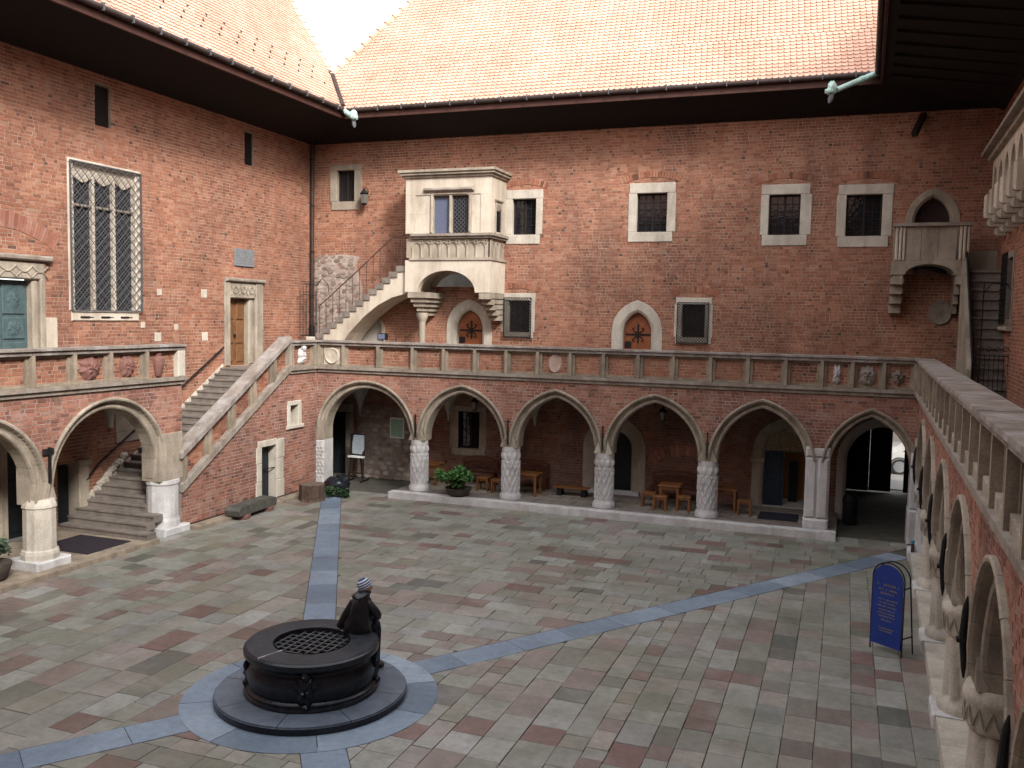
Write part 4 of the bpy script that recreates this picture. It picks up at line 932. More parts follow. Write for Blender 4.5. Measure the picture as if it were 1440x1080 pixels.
for k in range(11): rough.blob((19.75+k*.15, .72+k*.11+random.uniform(-.05, .05), .03), (.15, .12, .07), k, .2, 8, 6)
part('rough_stones', rough, 'stone_limewash', ST)
slope = (4.3-1.08)/(25.91-20.52); zl = lambda y: 1.08+(y-20.52)*slope
shole = [(1.08, 4.3, lambda z: (20.0, 20.52+(z-1.08)/slope)), h_rect(24.3, 25.2, .1, 1.92), h_rect(25.92, 26.45, 2.42, 3.07)]
brick_wall(FLA, 20.6, 27.62, .1, 4.2, shole, ST, .45, mat='brick_pale', mortar='mortar_pale', name='flank_wall')
def sloped(a, b, lo, hi, c0, c1): return MB(FLA).prism([(a, zl(a)+lo), (b, zl(b)+lo), (b, zl(b)+hi), (a, zl(a)+hi)], c0, c1)
part('base_moulding', sloped(20.56, 25.93, -.02, .2, -.32, .1), 'stone_grey', ST)
yy = 20.5
while yy < 25.8: L = min(1.4, 25.86-yy); part('coping', sloped(yy+.003, yy+L-.003, .98, 1.14, -.36, .13), 'stone_coping', ST); yy += L
for y in (20.7, 21.78, 22.86, 23.94, 25.0): part('post', sloped(y-.14, y+.14, .2, .98, -.16, -.02), 'stone_weathered', ST); part('post_fin', sloped(y-.05, y+.05, .2, .98, -.02, .07), 'stone_weathered', ST); part('post_fin', sloped(y+.09, y+.14, .2, .98, -.02, .04), 'stone_weathered', ST)
part('post', MB(FLA).box(25.8, 26.02, 4.3, 5.12, -.3, .08), 'stone_beige', ST)
pm = MB(FLA); B = []
z = 1.2
while z < 5.1:
    a = max(20.6, 20.52+(z-1.08-.98)/slope); b = min(25.9, 20.52+(z+.09-1.08-.2)/slope); u = a
    while u < b:
        L = min(random.choice((.25, .13)), b-u)
        if L > .05: B.append((u+.006, u+L-.006, z+.006, z+.084, -.09+random.uniform(-.004, .004)))
        u += L
    z += .09
pw = part('panel_wall', sloped(20.6, 25.95, .15, 1.02, -.3, -.1), 'mortar', ST); boxes_mesh(FLA, np.array(B), 'brickwork', 'brick_mass', pw)
parapet(ST, FLA, 25.9, 27.46, [26.0, 27.35], indiv=0)
m = relief(FLA, 26.68, 4.72, .44, .66, .18, 11, -.07, 'figure'); m.blob((26.66, 5.0, .06), (.1, .1, .1), 2, .15, 10, 8); part('cat_relief', m, 'stone_white', ST, 'white seated animal relief', True)
hr = MB(FLW); hr.tube([(19.75, 1.35, .1), (20.2, 1.75, .1), (25.85, 4.98, .1)], .03, 8); part('handrail', hr, 'iron', ST, smooth=True)
d = part('door', MB(FLA).box(24.3, 25.2, .1, 1.9, -.4, -.3), 'dark_door', ST, 'small dark door in a rough white stone frame')
for a, b, z0, z1 in ((24.05, 24.36, .1, .75), (24.1, 24.36, .75, 1.35), (24.07, 24.36, 1.35, 1.88), (25.16, 25.6, .1, .7), (25.16, 25.55, .7, 1.4), (25.16, 25.6, 1.4, 2.05), (24.15, 25.16, 1.86, 2.08)): part('frame_stone', MB(FLA).cham(a, b, z0+.002, z1-.002, -.4, .03, .02), 'stone_limewash', d)
part('latch', MB(FLA).bar((24.75, 1.1, -.2), (25.2, 1.1, -.05), .03), 'iron', d)
w = part('window', MB(FLA).box(25.9, 26.5, 2.4, 3.1, -.36, -.3), 'glass_dark', ST)
for a, b, z0, z1 in ((25.78, 25.96, 2.42, 3.1), (26.42, 26.62, 2.42, 3.1), (25.8, 26.6, 3.08, 3.24), (25.72, 26.68, 2.3, 2.43)): part('frame_stone', MB(FLA).cham(a, b, z0, z1-.002, -.4, .03 if z0 > 2.35 else .09, .015), 'stone_limewash', w)
for k in range(5): part('kerb_stone', MB().box(-17.42, -17.0, 20.75+k*1.25, 21.99+k*1.25, -.02, .1), 'stone_weathered', ST)

# ================================================================== upper stair beside the bay window
US = thing('stone_staircase', (-17.3, 30.8, 4.25), 'upper stone stair on a half arch rising to the bay window', 'staircase')
n = 13
for i in range(n):
    xa = -19.15+i*.285; z = 5.45+i*.213; part('step', MB().box(xa, -15.3 if i == n-1 else xa+.33, 30.1, 31.49, z-.213+.004, z), 'stone_step', US)
fl = [(-19.3, 4.25), (-18.85, 4.25)]
fl += [(-18.85+3.1*math.sin(t*math.pi/2/12), 4.25+2.75*(1-math.cos(t*math.pi/2/12))**.62) for t in range(1, 13)]
fl = [(-19.25, 4.25), (-18.5, 4.25), (-18.15, 4.9), (-17.7, 5.5), (-17.1, 6.1), (-16.5, 6.55), (-15.9, 6.85), (-15.3, 7.0), (-15.3, 8.0), (-15.73, 8.0)]
FU = Fr((0, 30.15, 0), (1, 0, 0), (0, 0, 1), (0, -1, 0))
top = [(-19.15+i*.285+.0, 5.45+(i-1)*.213) for i in range(n-1, -1, -1)]
part('flank', MB(FU).prism(fl[:8]+[(-15.3, 7.8)]+[(x+.02, z-.01) for x, z in top]+[(-19.25, 5.2)], -1.3, 0), 'stone_cream', US)
rr_ = MB(FU); rp = [(-19.1, 6.45), (-17.25, 7.95), (-15.95, 9.05), (-15.45, 9.12)]
rr_.tube([(a, b, -.06) for a, b in rp], .022, 8)
for i in range(13):
    x = -19.05+i*.29; zt = np.interp(x, [p[0] for p in rp], [p[1] for p in rp]); rr_.tube([(x, 5.4+i*.213, -.06), (x, float(zt), -.06)], .014, 6)
part('railing', rr_, 'rust_iron', US)
gt = MB(FU)
for k in range(6): gt.tube([(-19.95+k*.14, 5.2, -.1), (-19.95+k*.14, 7.1+.25*math.sin(k/5*math.pi), -.1)], .012, 6)
gt.tube([(-19.95, 6.9, -.1), (-19.2, 6.9, -.1)], .015, 6); gt.tube([(-19.95, 5.35, -.1), (-19.2, 5.35, -.1)], .015, 6)
for k in range(4): gt.tube([(-19.8+k*.22+.1*math.cos(t*.7)*(1-t*.08), 7.35+.1*math.sin(t*.7)*(1-t*.08), -.1) for t in range(9)], .012, 5)
gt.tube([(-19.2, 5.2, -.1), (-19.2, 7.3, -.1), (-18.95, 7.55, -.1), (-18.7, 7.3, -.1), (-18.65, 6.9, -.1)], .015, 6)
part('iron_gate', gt, 'iron', US); part('newel', MB(FU).cham(-19.62, -19.2, 4.25, 5.3, -.4, .02, .03), 'stone_limewash', US)

# ================================================================== RIGHT wing
rh = [h_rect(2.9, 3.9, 6.35, 8.1), h_rect(-.6, -.2, 0, .01)]
brick_wall(FRW, 0, 14, 4.2, 13.2, rh, RIGHT, .5)
part('wall', MB(FRW).box(14, 36, 0, 13.2, -.5, -.003), 'brick_pale', RIGHT); part('wall', MB(FRW).box(0, 14, 0, 4.2, -.5, -.003), 'brick_pale', RIGHT)
w = part('window', MB(FRW).box(2.85, 3.95, 6.3, 8.1, -.3, -.25), 'glass_dark', RIGHT, 'barred window on the right wing'); part('frame', MB(FRW).ring([(2.7, 6.2), (4.1, 6.2), (4.1, 8.25), (2.7, 8.25)], [(2.92, 6.4), (3.88, 6.4), (3.88, 8.08), (2.92, 8.08)], -.3, .02), 'stone_grey', w); part('grille', lattice(FRW, 2.7, 4.1, 6.25, 8.2, .16, .14, .009, False), 'iron', w); part('sill', MB(FRW).cham(2.6, 4.2, 6.08, 6.2, -.1, .16, .03), 'stone_beige', w)
# stone gallery bay on corbels
lg = part('stone_bay', MB(FRW).box(1.9, 9.5, 9.75, 9.95, -.2, .42), 'stone_beige', RIGHT, 'cream stone gallery bay with small arches on corbels')
part('bay_roof', MB(FRW).prism([(11.05, -.05), (11.05, .75), (11.15, .75), (11.6, -.05)], 1.6, 9.8, 0) if False else MB(FRW).box(1.6, 9.8, 11.1, 11.2, -.05, .72), 'stone_grey', lg); part('bay_fascia', MB(FRW).box(1.75, 9.7, 10.95, 11.1, -.05, .55), 'stone_beige', lg)
def bay_poly(u): return [(u-.6, 9.95), (u-.42, 9.95)]+arch_pts(u, .42, 10.15, .55, 8)+[(u+.42, 9.95), (u+.6, 9.95), (u+.6, 10.95), (u-.6, 10.95)]
for k in range(6):
    u = 2.5+k*1.2; part('arch', MB(FRW).prism(bay_poly(u), .2, .42), 'stone_cream', lg); part('pier', MB(FRW).cham(u-.72, u-.48, 9.3, 10.0, .2, .6, .05), 'stone_cream', lg)
    part('corbel', MB(FRW).cham(u-.78, u-.42, 9.05, 9.3, -.1, .5, .06), 'stone_beige', lg); part('corbel', MB(FRW).cham(u-.74, u-.46, 8.8, 9.05, -.1, .3, .06), 'stone_beige', lg); part('parapet_slab', MB(FRW).cham(u-.47, u+.47, 9.45, 9.75, .2, .42, .02), 'stone_beige', lg)
part('bay_back', MB(FRW).box(1.9, 9.5, 9.95, 11.1, -.05, .012), 'brick_pale', lg)
# eave and roof
sx = [(.68, 13.42), (.68, 13.62), (4.2, 13.15), (4.2, 12.75), (3.9, 12.85)]
sk = lambda y: (y-29.7)*.016
def skew_prism(pr, ya, yb):
    m = MB(); n_ = len(pr); v = [(x+sk(ya), ya, z) for x, z in pr]+[(x+sk(yb), yb, z) for x, z in pr]
    return m.add(v, [tuple(range(n_)), tuple(range(n_, 2*n_))[::-1]]+[(i, (i+1) % n_, n_+(i+1) % n_, n_+i) for i in range(n_)])
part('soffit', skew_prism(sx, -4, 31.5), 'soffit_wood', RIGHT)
for k in range(14): part('rafter', skew_prism([(.9, 13.3), (.9, 13.44), (3.9, 13.0), (3.9, 12.83)], 15+k*1.05, 15.14+k*1.05), 'soffit_wood', RIGHT)
part('fascia', skew_prism([(.6, 13.36), (.678, 13.36), (.678, 13.66), (.6, 13.66)], -4, 29.78), 'fascia_wood', RIGHT)
part('gutter', MB().tube([(.52+sk(-4), -4, 13.64), (.52, 29.6, 13.64)], .085, 10), 'gutter_metal', RIGHT, smooth=True)
part('roof', skew_prism([(.55, 13.66), (.55, 13.75), (6.1, 20.8), (6.3, 20.7)], -4, 31.5), 'tile', RIGHT)
# arcade
rc = [1.55, 5.05, 8.65, 12.2, 15.75, 19.3, 22.9]; ah = []
for a, b in zip(rc[:-1], rc[1:]):
    uc, hf = (a+b)/2, (b-a)/2-.3; archivolt(FRA, AR, uc, hf, 1.95, 2.02, 1.6, .27); ah.append(h_arch(uc, hf+.19, 2.3, 2.02, 1.77))
archivolt(FRA, AR, .78, .42, 1.95, 2.02, .9, .15); ah.append(h_arch(.78, .5, 2.3, 2.02, .95))
brick_wall(FRA, 0, 23, 2.45, 4.2, ah, AR, .6, mat='brick_pale', mortar='mortar_pale', name='spandrel_wall')
for i, u in enumerate(rc):
    F2 = Fr(FRA.w((u, 0, -.3)), FRA.m[0], -FRA.m[2], FRA.m[1])
    pf = [(.37, .22), (.38, .3), (.33, .38), (.3, .42)]+[(.295-.03*(j/20), .45+.95*j/20) for j in range(21)]+[(.3, 1.42), (.33, 1.5), (.33, 1.72), (.37, 1.78), (.37, 1.86), (.34, 1.95)]
    part('column', MB(F2).lathe(pf, 0, 0, 48, lambda t, z: (.06*abs(math.sin(4*t+1.8*z))-.045) if .42 < z < 1.42 else 0), 'stone_limewash' if i else 'stone_white', AR, smooth=True)
    nm = MB(F2)
    for k in range(14):
        t = 2*math.pi*k/14
        for j in (0, 1): nm.tube([(0.352*math.cos(t+s*.225*(1 if j else -1)), 0.352*math.sin(t+s*.225*(1 if j else -1)), 1.5+.22*s) for s in (0, .25, .5, .75, 1)], .012, 5)
    part('capital_net', nm, 'stone_beige', AR); part('column_base', MB(FRA).cham(u-.42, u+.42, -.02, .22, -.75, .16, .03), 'stone_white', AR)
    part('springer', MB(FRA).box(u-.295, u+.295, 1.952, 2.62, -.59, -.16), 'stone_beige', AR); part('capital', MB(FRA).prism([(u-.3, 1.951), (u+.3, 1.951), (u+.16, 2.3), (u+.05, 2.8), (u-.05, 2.8), (u-.16, 2.3)], -.2, -.04), 'stone_beige', AR)
    m = MB(FRA); m.tube([(u, 1.98, .07), (u, 2.1, .075), (u, 2.5, .1), (u, 2.85, .085), (u, 2.98, .07)], [.01, .03, .045, .035, .01], 8); m.box(u-.05, u+.05, 2.42, 2.47, .0, .17); part('iron_anchor', m, 'iron', AR)
parapet(AR, FRA, 0, 23, [.12+k*1.08 for k in range(22)], indiv=120)
for k in range(21):
    u = .12+k*1.08; part('panel_sill', MB(FRA).prism([(u+.14, 4.37), (u+.94, 4.37), (u+.94, 4.42), (u+.14, 4.55)], -.07, .06), 'stone_beige', AR)
part('gallery_floor', MB(FRA).box(-.5, 24, 4.0, 4.25, -3.0, -.4), 'stone_grey', AR)
part('inner_wall', MB(FRA).box(0, 24, 0, 4.0, -2.7, -2.5), 'plaster_grey', AR)
for k in range(13): part('kerb_stone', MB(FRA).box(1.0+k*1.8, 2.795+k*1.8, -.02, .2, -.9, .1), 'stone_limewash', AR)
part('walk_floor', MB(FRA).box(1.0, 24, -.02, .17, -2.5, -.9), 'stone_grey', AR)
# ---- steep corner stair and balcony
CSR = thing('stone_staircase', (3.6, 29, 4.25), 'steep worn stair in the right corner climbing to the balcony', 'staircase')
for i in range(13):
    y = 27.7+i*.215; z = 4.25+.277*(i+1); part('step', MB().box(3.28, 4.19, y, y+.3, z-.277+.003, z-.07).box(3.262, 4.19, y-.07, y+.28, z-.069, z), 'stone_step', CSR)
part('side_wall', MB(Fr((3.26, 0, 0), (0, 1, 0), (0, 0, 1), (1, 0, 0))).prism([(27.6, 4.25), (30.3, 4.25), (30.3, 8.3), (30.0, 8.1), (27.6, 5.0)], -.14, 0), 'stone_beige', CSR)
part('upper_landing', MB().box(3.26, 4.19, 30.5, 31.5, 7.6, 7.85), 'stone_step', CSR); part('landing_wall', MB().box(3.3, 4.19, 31.2, 31.49, 7.85, 8.5), 'stone_beige', CSR)
hm_ = MB(); hm_.tube([(3.24, 27.6, 5.2), (3.24, 30.2, 8.4)], .03, 8); hm_.tube([(3.24, 27.6, 4.3), (3.24, 27.6, 5.2)], .025, 8); part('handrail', hm_, 'iron', CSR, smooth=True)
g_ = MB(Fr((0, 27.55, 0), (1, 0, 0), (0, 0, 1), (0, -1, 0)))
for k in range(8): g_.tube([(3.3+k*.115, 4.4, 0), (3.3+k*.115, 5.45, 0)], .01, 6)
for z in (4.45, 5.4): g_.tube([(3.28, z, 0), (4.12, z, 0)], .016, 6)
for k in range(4): g_.tube([(3.42+k*.2+.09*math.cos(t*.7)*(1-t*.08), 5.56+.09*math.sin(t*.7)*(1-t*.08), 0) for t in range(10)], .012, 5)
g_.tube([(3.4, 4.3, .0), (3.42, 7.4, 0)], .02, 6); g_.tube([(3.42, 7.1, 0), (3.6, 7.35, 0), (3.95, 7.35, 0), (4.15, 7.1, 0), (4.15, 6.95, 0)], .016, 6); g_.tube([(4.12, 4.3, 0), (4.12, 5.8, 0)], .02, 6)
part('iron_gate', g_, 'iron', CSR)
BAL = thing('balcony', (2.3, 30.6, 6.6), 'beige stone balcony on scrolled brackets in the right corner', 'balcony')
FBL = Fr((0, 30.2, 0), (1, 0, 0), (0, 0, 1), (0, -1, 0))
part('coping', MB(FBL).box(1.16, 3.36, 9.17, 9.27, -.3, .1), 'stone_grey', BAL)
for k, (a, b) in enumerate(((1.55, 1.98), (1.985, 2.45), (2.455, 2.95))): part('panel', MB(FBL).cham(a, b, 8.15, 9.17, -.2, -.02, .008), 'stone_beige', BAL)
for u in (1.26, 3.02):
    m = MB(FBL)
    for k in range(3): m.cham(u+k*.1, u+k*.1+.08, 8.15, 9.17, -.2, .06-abs(k-1)*.03, .02)
    part('pilaster', m, 'stone_cream', BAL)
ap = [(2.25-.68*math.cos(t*math.pi/12), 7.72+.32*math.sin(t*math.pi/12)) for t in range(13)]
part('arch', MB(FBL).prism([(1.2, 7.72)]+ap+[(3.3, 7.72), (3.3, 8.15), (1.2, 8.15)], -1.28, 0), 'stone_beige', BAL)
part('side_panel', MB().box(1.24, 1.36, 30.4, 31.49, 8.15, 9.17), 'stone_beige', BAL)
for k in range(4):
    m = MB(Fr((1.2, 0, 0), (0, 1, 0), (0, 0, 1), (1, 0, 0))); e = k*.26
    m.cham(30.2+e, 31.49, 7.72-(k+1)*.29, 7.72-k*.29-.07, 0, .36, .05); m.box(30.24+e, 31.49, 7.72-k*.29-.07, 7.72-k*.29-.002, .04, .32); part('bracket', m, 'stone_beige', BAL)
for k in range(4): part('bracket', MB().box(2.98, 3.12, 30.22+k*.26, 31.49, 7.72-(k+1)*.29, 7.72-k*.29-.003), 'stone_beige', BAL)

# ================================================================== the wing the photographer stands in (closes the court)
FRONT = thing('brick_building', (-8, -3.2, 0), 'brick wing on the near side of the court, behind the viewer', 'building')
part('wall', MB().box(-20.2, 4.2, -3.7, -3.2, 0, 13.2), 'brick_pale', FRONT)
part('roof', MB().prism([(-1.4, 13.66), (-1.4, 13.76), (-6.9, 20.8), (-7.1, 20.7)], -20, 4.2, 0), 'tile', FRONT); part('soffit', MB().prism([(-3.2, 13.1), (-3.2, 12.85), (-1.5, 13.42), (-1.5, 13.62)], -20, 4.2, 0), 'soffit_wood', FRONT)
part('gallery_floor', MB().box(-17.5, 1.6, -3.2, -.6, 4.0, 4.25), 'stone_grey', FRONT)

# ================================================================== beyond the passage
struct(part('street', MB().box(-30, 40, 36.75, 70, -.033, .0), 'street'))
PH = thing('pale_house', (6, 52, 0), 'pale plastered house across the street, seen through the passage', 'house')
part('wall', MB().box(-8, 20, 52, 53, 0, 7), 'pale_house', PH); part('plinth', MB().box(-8, 20, 51.92, 52, 0, .8), 'plaster_grey', PH)
for x in (-2, 1.2, 4.4): w = part('window', MB().box(x, x+1.1, 51.97, 52.02, 1.6, 3.3), 'glass_dark', PH); part('frame', MB(Fr((0, 51.97, 0), (1, 0, 0), (0, 0, 1), (0, -1, 0))).ring([(x-.15, 1.45), (x+1.25, 1.45), (x+1.25, 3.45), (x-.15, 3.45)], [(x, 1.6), (x+1.1, 1.6), (x+1.1, 3.3), (x, 3.3)], 0, .06), 'paper_white', w)
CAR = thing('parked_car', (3.2, 41.4, 0), 'white car parked in the street beyond the passage', 'car')
fc = Fr((1.42, 40.5, 0), (1, 0, 0), (0, 0, 1), (0, -1, 0))      # side view: a = along, b = up, c = towards us
side = [(0, .28), (.0, .62), (.12, .82), (.75, .93), (1.35, 1.38), (2.6, 1.42), (3.5, 1.1), (4.1, .95), (4.2, .6), (4.15, .28)]
wheels = [(.85, .32), (3.3, .32)]
part('body', MB(fc).prism(side, -1.7, 0), 'car_white', CAR)
part('side_window', MB(fc).prism([(.95, .96), (1.4, 1.33), (2.0, 1.36), (2.0, .96)], 0, .01), 'glass_dark', CAR); part('side_window', MB(fc).prism([(2.06, .96), (2.06, 1.36), (2.6, 1.35), (3.3, 1.08), (3.3, .98)], 0, .01), 'glass_dark', CAR)
part('bumper', MB(fc).cham(-.05, .3, .25, .5, -1.65, .02, .03), 'car_white', CAR); part('headlight', MB(fc).cham(.02, .3, .62, .78, -.2, .012, .01), 'board_grey', CAR); part('door_handle', MB(fc).box(1.85, 2.0, .82, .86, 0, .03), 'rim_metal', CAR)
for u, z in wheels:
    wf = Fr(fc.w((u, z, .03)), (1, 0, 0), (0, 0, 1), (0, -1, 0))
    ty = part('wheel', MB(wf).lathe([(.2, -.2), (.33, -.2), (.34, -.05), (.32, 0), (.24, .01), (.22, -.02)], 0, 0, 24), 'tyre', CAR, smooth=True)
    rm = MB(wf); rm.lathe([(.0, -.02), (.05, .0), (.06, -.03), (.23, -.04), (.24, 0)], 0, 0, 20)
    for k in range(5): t = k*2*math.pi/5; rm.bar((.04*math.cos(t), .04*math.sin(t), -.0), (.22*math.cos(t), .22*math.sin(t), -.005), .06, .03)
    part('rim', rm, 'rim_metal', ty)
    part('wheel_arch', MB(fc).lathe([(.35, 0), (.4, .012), (.42, 0)], u, z, 24) if False else MB(Fr(fc.w((u, z, .0)), (1, 0, 0), (0, 0, 1), (0, -1, 0))).lathe([(.345, .004), (.38, .012), (.4, .004)], 0, 0, 24, None, 0, math.pi), 'tyre', CAR)
GT = thing('passage_gate', (1.1, 36.1, 0), 'tall dark double gate standing open at the end of the passage', 'gate')
for x0, x1, hx in ((.12, .2, 0), (2.47, 2.53, 0)):
    lf = part('gate_leaf', MB().box(x0, x1, 35.0, 36.15, .05, 3.0), 'dark_door', GT)
    for k in range(4): part('board', MB().box(x0-.012 if x0 > 1 else x1, x0 if x0 > 1 else x1+.012, 35.02+k*.28, 35.28+k*.28, .1, 2.95), 'dark_door', lf)
part('gate_leaf', MB().box(.12, .975, 36.0, 36.08, .0, 3.2), 'dark_door', GT)
lf = part('gate_leaf', MB().box(.985, 1.74, 36.0, 36.08, .02, 3.2), 'dark_door', GT)
for k in range(3): part('board', MB().box(1.01+k*.235, 1.23+k*.235, 35.985, 36.0, .1, 2.85), 'dark_door', lf)
part('gate_leaf', MB().box(2.17, 2.54, 36.0, 36.08, .02, 3.2), 'dark_door', GT)
BIN = thing('litter_bin', (.28, 31.0, 0), 'dark domed litter bin just inside the passage', 'bin')
m = MB(); m.lathe([(.2, 0), (.21, .05), (.22, .75), (.2, .85), (.12, .95), (.02, .98)], .32, 29.75, 16); part('body', m, 'iron', BIN, smooth=True); part('hood', MB().lathe([(.23, .7), (.23, .76), (.21, .76)], .32, 29.75, 16), 'iron', BIN)

# ================================================================== the well
WELL = thing('stone_well', (*WC, 0), 'round black stone well with carved shields and an iron grate', 'well')
cuts = [10, 55, 98, 147, 190, 236, 283, 325, 370]
for i in range(8):
    t0, t1 = R_(cuts[i]+.3), R_(cuts[i+1]-.3); ar = lambda r, k_=10: [(WC[0]+r*math.cos(t0+(t1-t0)*k/k_), WC[1]+r*math.sin(t0+(t1-t0)*k/k_)) for k in range(k_+1)]
    m = MB(); o, i_ = ar(1.53), ar(.8); m.prism(o+i_[::-1], .0, .11); m.prism(ar(1.515)+i_[::-1], .11, .135); part('step_slab', m, 'step_slate', WELL)
part('step_edge', MB(Fr((*WC, 0), (1, 0, 0), (0, 1, 0), (0, 0, 1))).lathe([(1.49, .009), (1.536, .012), (1.54, .06), (1.536, .105), (1.5, .112)], 0, 0, 72), 'well_stone', WELL, smooth=True)
FW_ = Fr((*WC, 0), (1, 0, 0), (0, 1, 0), (0, 0, 1))
pf = [(1.07, .135), (1.08, .16), (1.065, .19), (1.03, .2), (1.035, .225), (1.0, .24), (.985, .26), (1.0, .31), (1.02, .38), (1.03, .46), (1.02, .54), (.99, .6), (.965, .65), (.965, .69), (1.0, .73), (1.05, .755), (1.075, .78), (1.08, .82), (1.075, .86), (1.045, .885)]
part('drum', MB(FW_).lathe(pf+[(.62, .884)], 0, 0, 64, caps=False), 'well_stone', WELL, smooth=True)
rim_seams = [70, 252]
for i in range(2):
    t0, t1 = R_(rim_seams[i]+.5), R_(rim_seams[(i+1) % 2]-.5+(360 if i == 1 else 0)); m = MB(FW_)
    m.lathe([(1.045, .885), (1.03, .9), (.7, .905), (.62, .895), (.6, .8)], 0, 0, 40, None, t0, t1); part('rim', m, 'well_rim', WELL, smooth=True)
for a in rim_seams:
    t = R_(a); part('seam', MB(FW_).bar((.6*math.cos(t), .6*math.sin(t), .893), (1.05*math.cos(t), 1.05*math.sin(t), .891), .022, .02), 'stone_white', WELL)
part('shaft', MB(FW_).lathe([(.6, .9), (.6, .01), (.0, .01)], 0, 0, 32, caps=False), 'iron', WELL)
gr = MB(FW_)
for k in range(-4, 5):
    q = k*.135; h = math.sqrt(max(.0, .61**2-q*q))
    if h > .05: gr.bar((q, -h, .83), (q, h, .83), .02, .02); gr.bar((-h, q, .815), (h, q, .815), .02, .02)
part('grate', gr, 'lead', WELL)
for a in (-63, 207, 27, 117):
    t = R_(a); fr = Fr((WC[0]+1.0*math.cos(t), WC[1]+1.0*math.sin(t), 0), (-math.sin(t), math.cos(t), 0), (0, 0, 1), (math.cos(t), math.sin(t), 0))
    m = relief(fr, 0, .45, .3, .5, .07, a, .0, 'shield'); m.blob((0, .7, .03), (.07, .08, .05), 3, .15, 10, 8); m.blob((0, .22, .05), (.07, .06, .05), 5, .1, 10, 8); m.blob((-.13, .55, .03), (.05, .08, .04), 7, .1, 8, 6); m.blob((.13, .55, .03), (.05, .08, .04), 8, .1, 8, 6)
    part('carved_shield', m, 'well_stone', WELL, smooth=True)

# ================================================================== the visitor sitting on the rim
PER = thing('person', (-7.05, 13.3, .14), 'person in black jacket and striped knit cap sitting on the well rim', 'person')
PO = np.array([-7.44, 13.12, 0]); fd = np.array([-.06, 1.0, 0]); fd /= np.linalg.norm(fd); lf_ = np.array([-fd[1], fd[0], 0])
def B3(f, l, z): return tuple(PO+fd*f+lf_*(l*.8)+np.array([0, 0, z]))
def skin(name, verts, edges, root, material, parent, lev=2):
    me = bpy.data.meshes.new(name); o0 = org(parent)
    me.from_pydata([tuple(np.array(v[0])-o0) for v in verts], edges, [])
    o = bpy.data.objects.new(name, me); COL.objects.link(o); o.parent = parent
    bm = bmesh.new(); bm.from_mesh(me); ly = bm.verts.layers.skin.verify(); bm.verts.ensure_lookup_table()
    for i, v in enumerate(verts):
        r = v[1] if isinstance(v[1], tuple) else (v[1], v[1]); bm.verts[i][ly].radius = r; bm.verts[i][ly].use_root = (i == root)
    bm.to_mesh(me); bm.free()
    md = o.modifiers.new('skin', 'SKIN'); md.use_smooth_shade = True; s = o.modifiers.new('sub', 'SUBSURF'); s.levels = lev; s.render_levels = lev
    for m_ in (material if isinstance(material, list) else [material]): me.materials.append(MATS[m_])
    return o
vb = [(B3(0, 0, .99), (.155, .125)), (B3(-.02, 0, 1.16), (.15, .12)), (B3(.0, 0, 1.34), (.165, .125)), (B3(.03, 0, 1.44), (.11, .09)), (B3(.05, 0, 1.5), (.06, .06)), (B3(.07, 0, 1.58), (.055, .055)),
      (B3(.03, .17, 1.38), .085), (B3(.05, .25, 1.18), .075), (B3(.2, .2, 1.06), .048), (B3(.33, .07, 1.05), .035),         # left arm, hands in the lap
      (B3(.02, -.17, 1.38), .085), (B3(.06, -.36, 1.16), .078), (B3(.2, -.2, 1.05), .05), (B3(.33, -.06, 1.04), .036),
      (B3(.12, .1, .97), .09), (B3(.34, .11, .93), .072), (B3(.4, .11, .62), .055), (B3(.38, .11, .24), .042),
      (B3(.12, -.1, .97), .09), (B3(.33, -.11, .92), .072), (B3(.38, -.11, .6), .055), (B3(.37, -.11, .24), .042)]
eb = [(0, 1), (1, 2), (2, 3), (3, 4), (4, 5), (2, 6), (6, 7), (7, 8), (8, 9), (2, 10), (10, 11), (11, 12), (12, 13), (0, 14), (14, 15), (15, 16), (16, 17), (0, 18), (18, 19), (19, 20), (20, 21)]
body = skin('body', vb, eb, 0, 'jacket', PER)
# trousers over the legs
for s in (1, -1):
    m = MB(); P = [B3(.1, s*.1, .965), B3(.24, s*.11, .955), B3(.35, s*.11, .91), B3(.4, s*.11, .8), B3(.4, s*.11, .55), B3(.385, s*.11, .25)]
    part('trouser_leg', m.tube(P, [.1, .1, .092, .085, .075, .072], 12), 'jeans', PER, smooth=True)
    part('shoe', MB().blob(B3(.44, s*.12, .185), (.13, .09, .055), 3, .05, 12, 8), 'shoe', PER, smooth=True)
# jacket skirt, hood
m = MB(); rings = [(.25, .21, .905), (.25, .22, .95), (.235, .21, 1.0), (.24, .21, 1.06), (.22, .2, 1.12), (.225, .2, 1.18), (.21, .19, 1.25), (.21, .19, 1.33), (.18, .18, 1.41), (.13, .14, 1.49)]; V = []; F = []; nn = 36
for rx, ry, z in rings:
    for k in range(nn): t = 2*math.pi*k/nn; V.append(B3(-.01+ry*math.cos(t)*(1+.07*math.sin(5*t+z*9)+.04*math.sin(9*t-z*23)), rx*(1.25-.5*(z-.9))*math.sin(t)*(1+.06*math.sin(4*t+z*17)+.04*math.sin(11*t+z*9))+float(np.interp(z, [.9, 1.5], [.09, -.03])), z))
for j in range(len(rings)-1): F += [(j*nn+k, j*nn+(k+1) % nn, (j+1)*nn+(k+1) % nn, (j+1)*nn+k) for k in range(nn)]
m.add(V, F); part('jacket', m, 'jacket', PER, smooth=True)
part('hood', MB().blob(B3(-.02, 0, 1.5), (.14, .15, .075), 4, .12, 14, 8), 'jacket', PER, smooth=True)
bgm = MB(); bgm.tube([B3(-.02, .16, 1.38), B3(-.06, .32, 1.14), B3(-.05, .46, .95)], [.08, .085, .07], 10); part('coat_tail', bgm, 'jacket', PER, smooth=True)
part('collar', MB().blob(B3(.05, -.02, 1.53), (.115, .12, .07), 6, .1, 16, 8), 'jeans', PER, smooth=True)
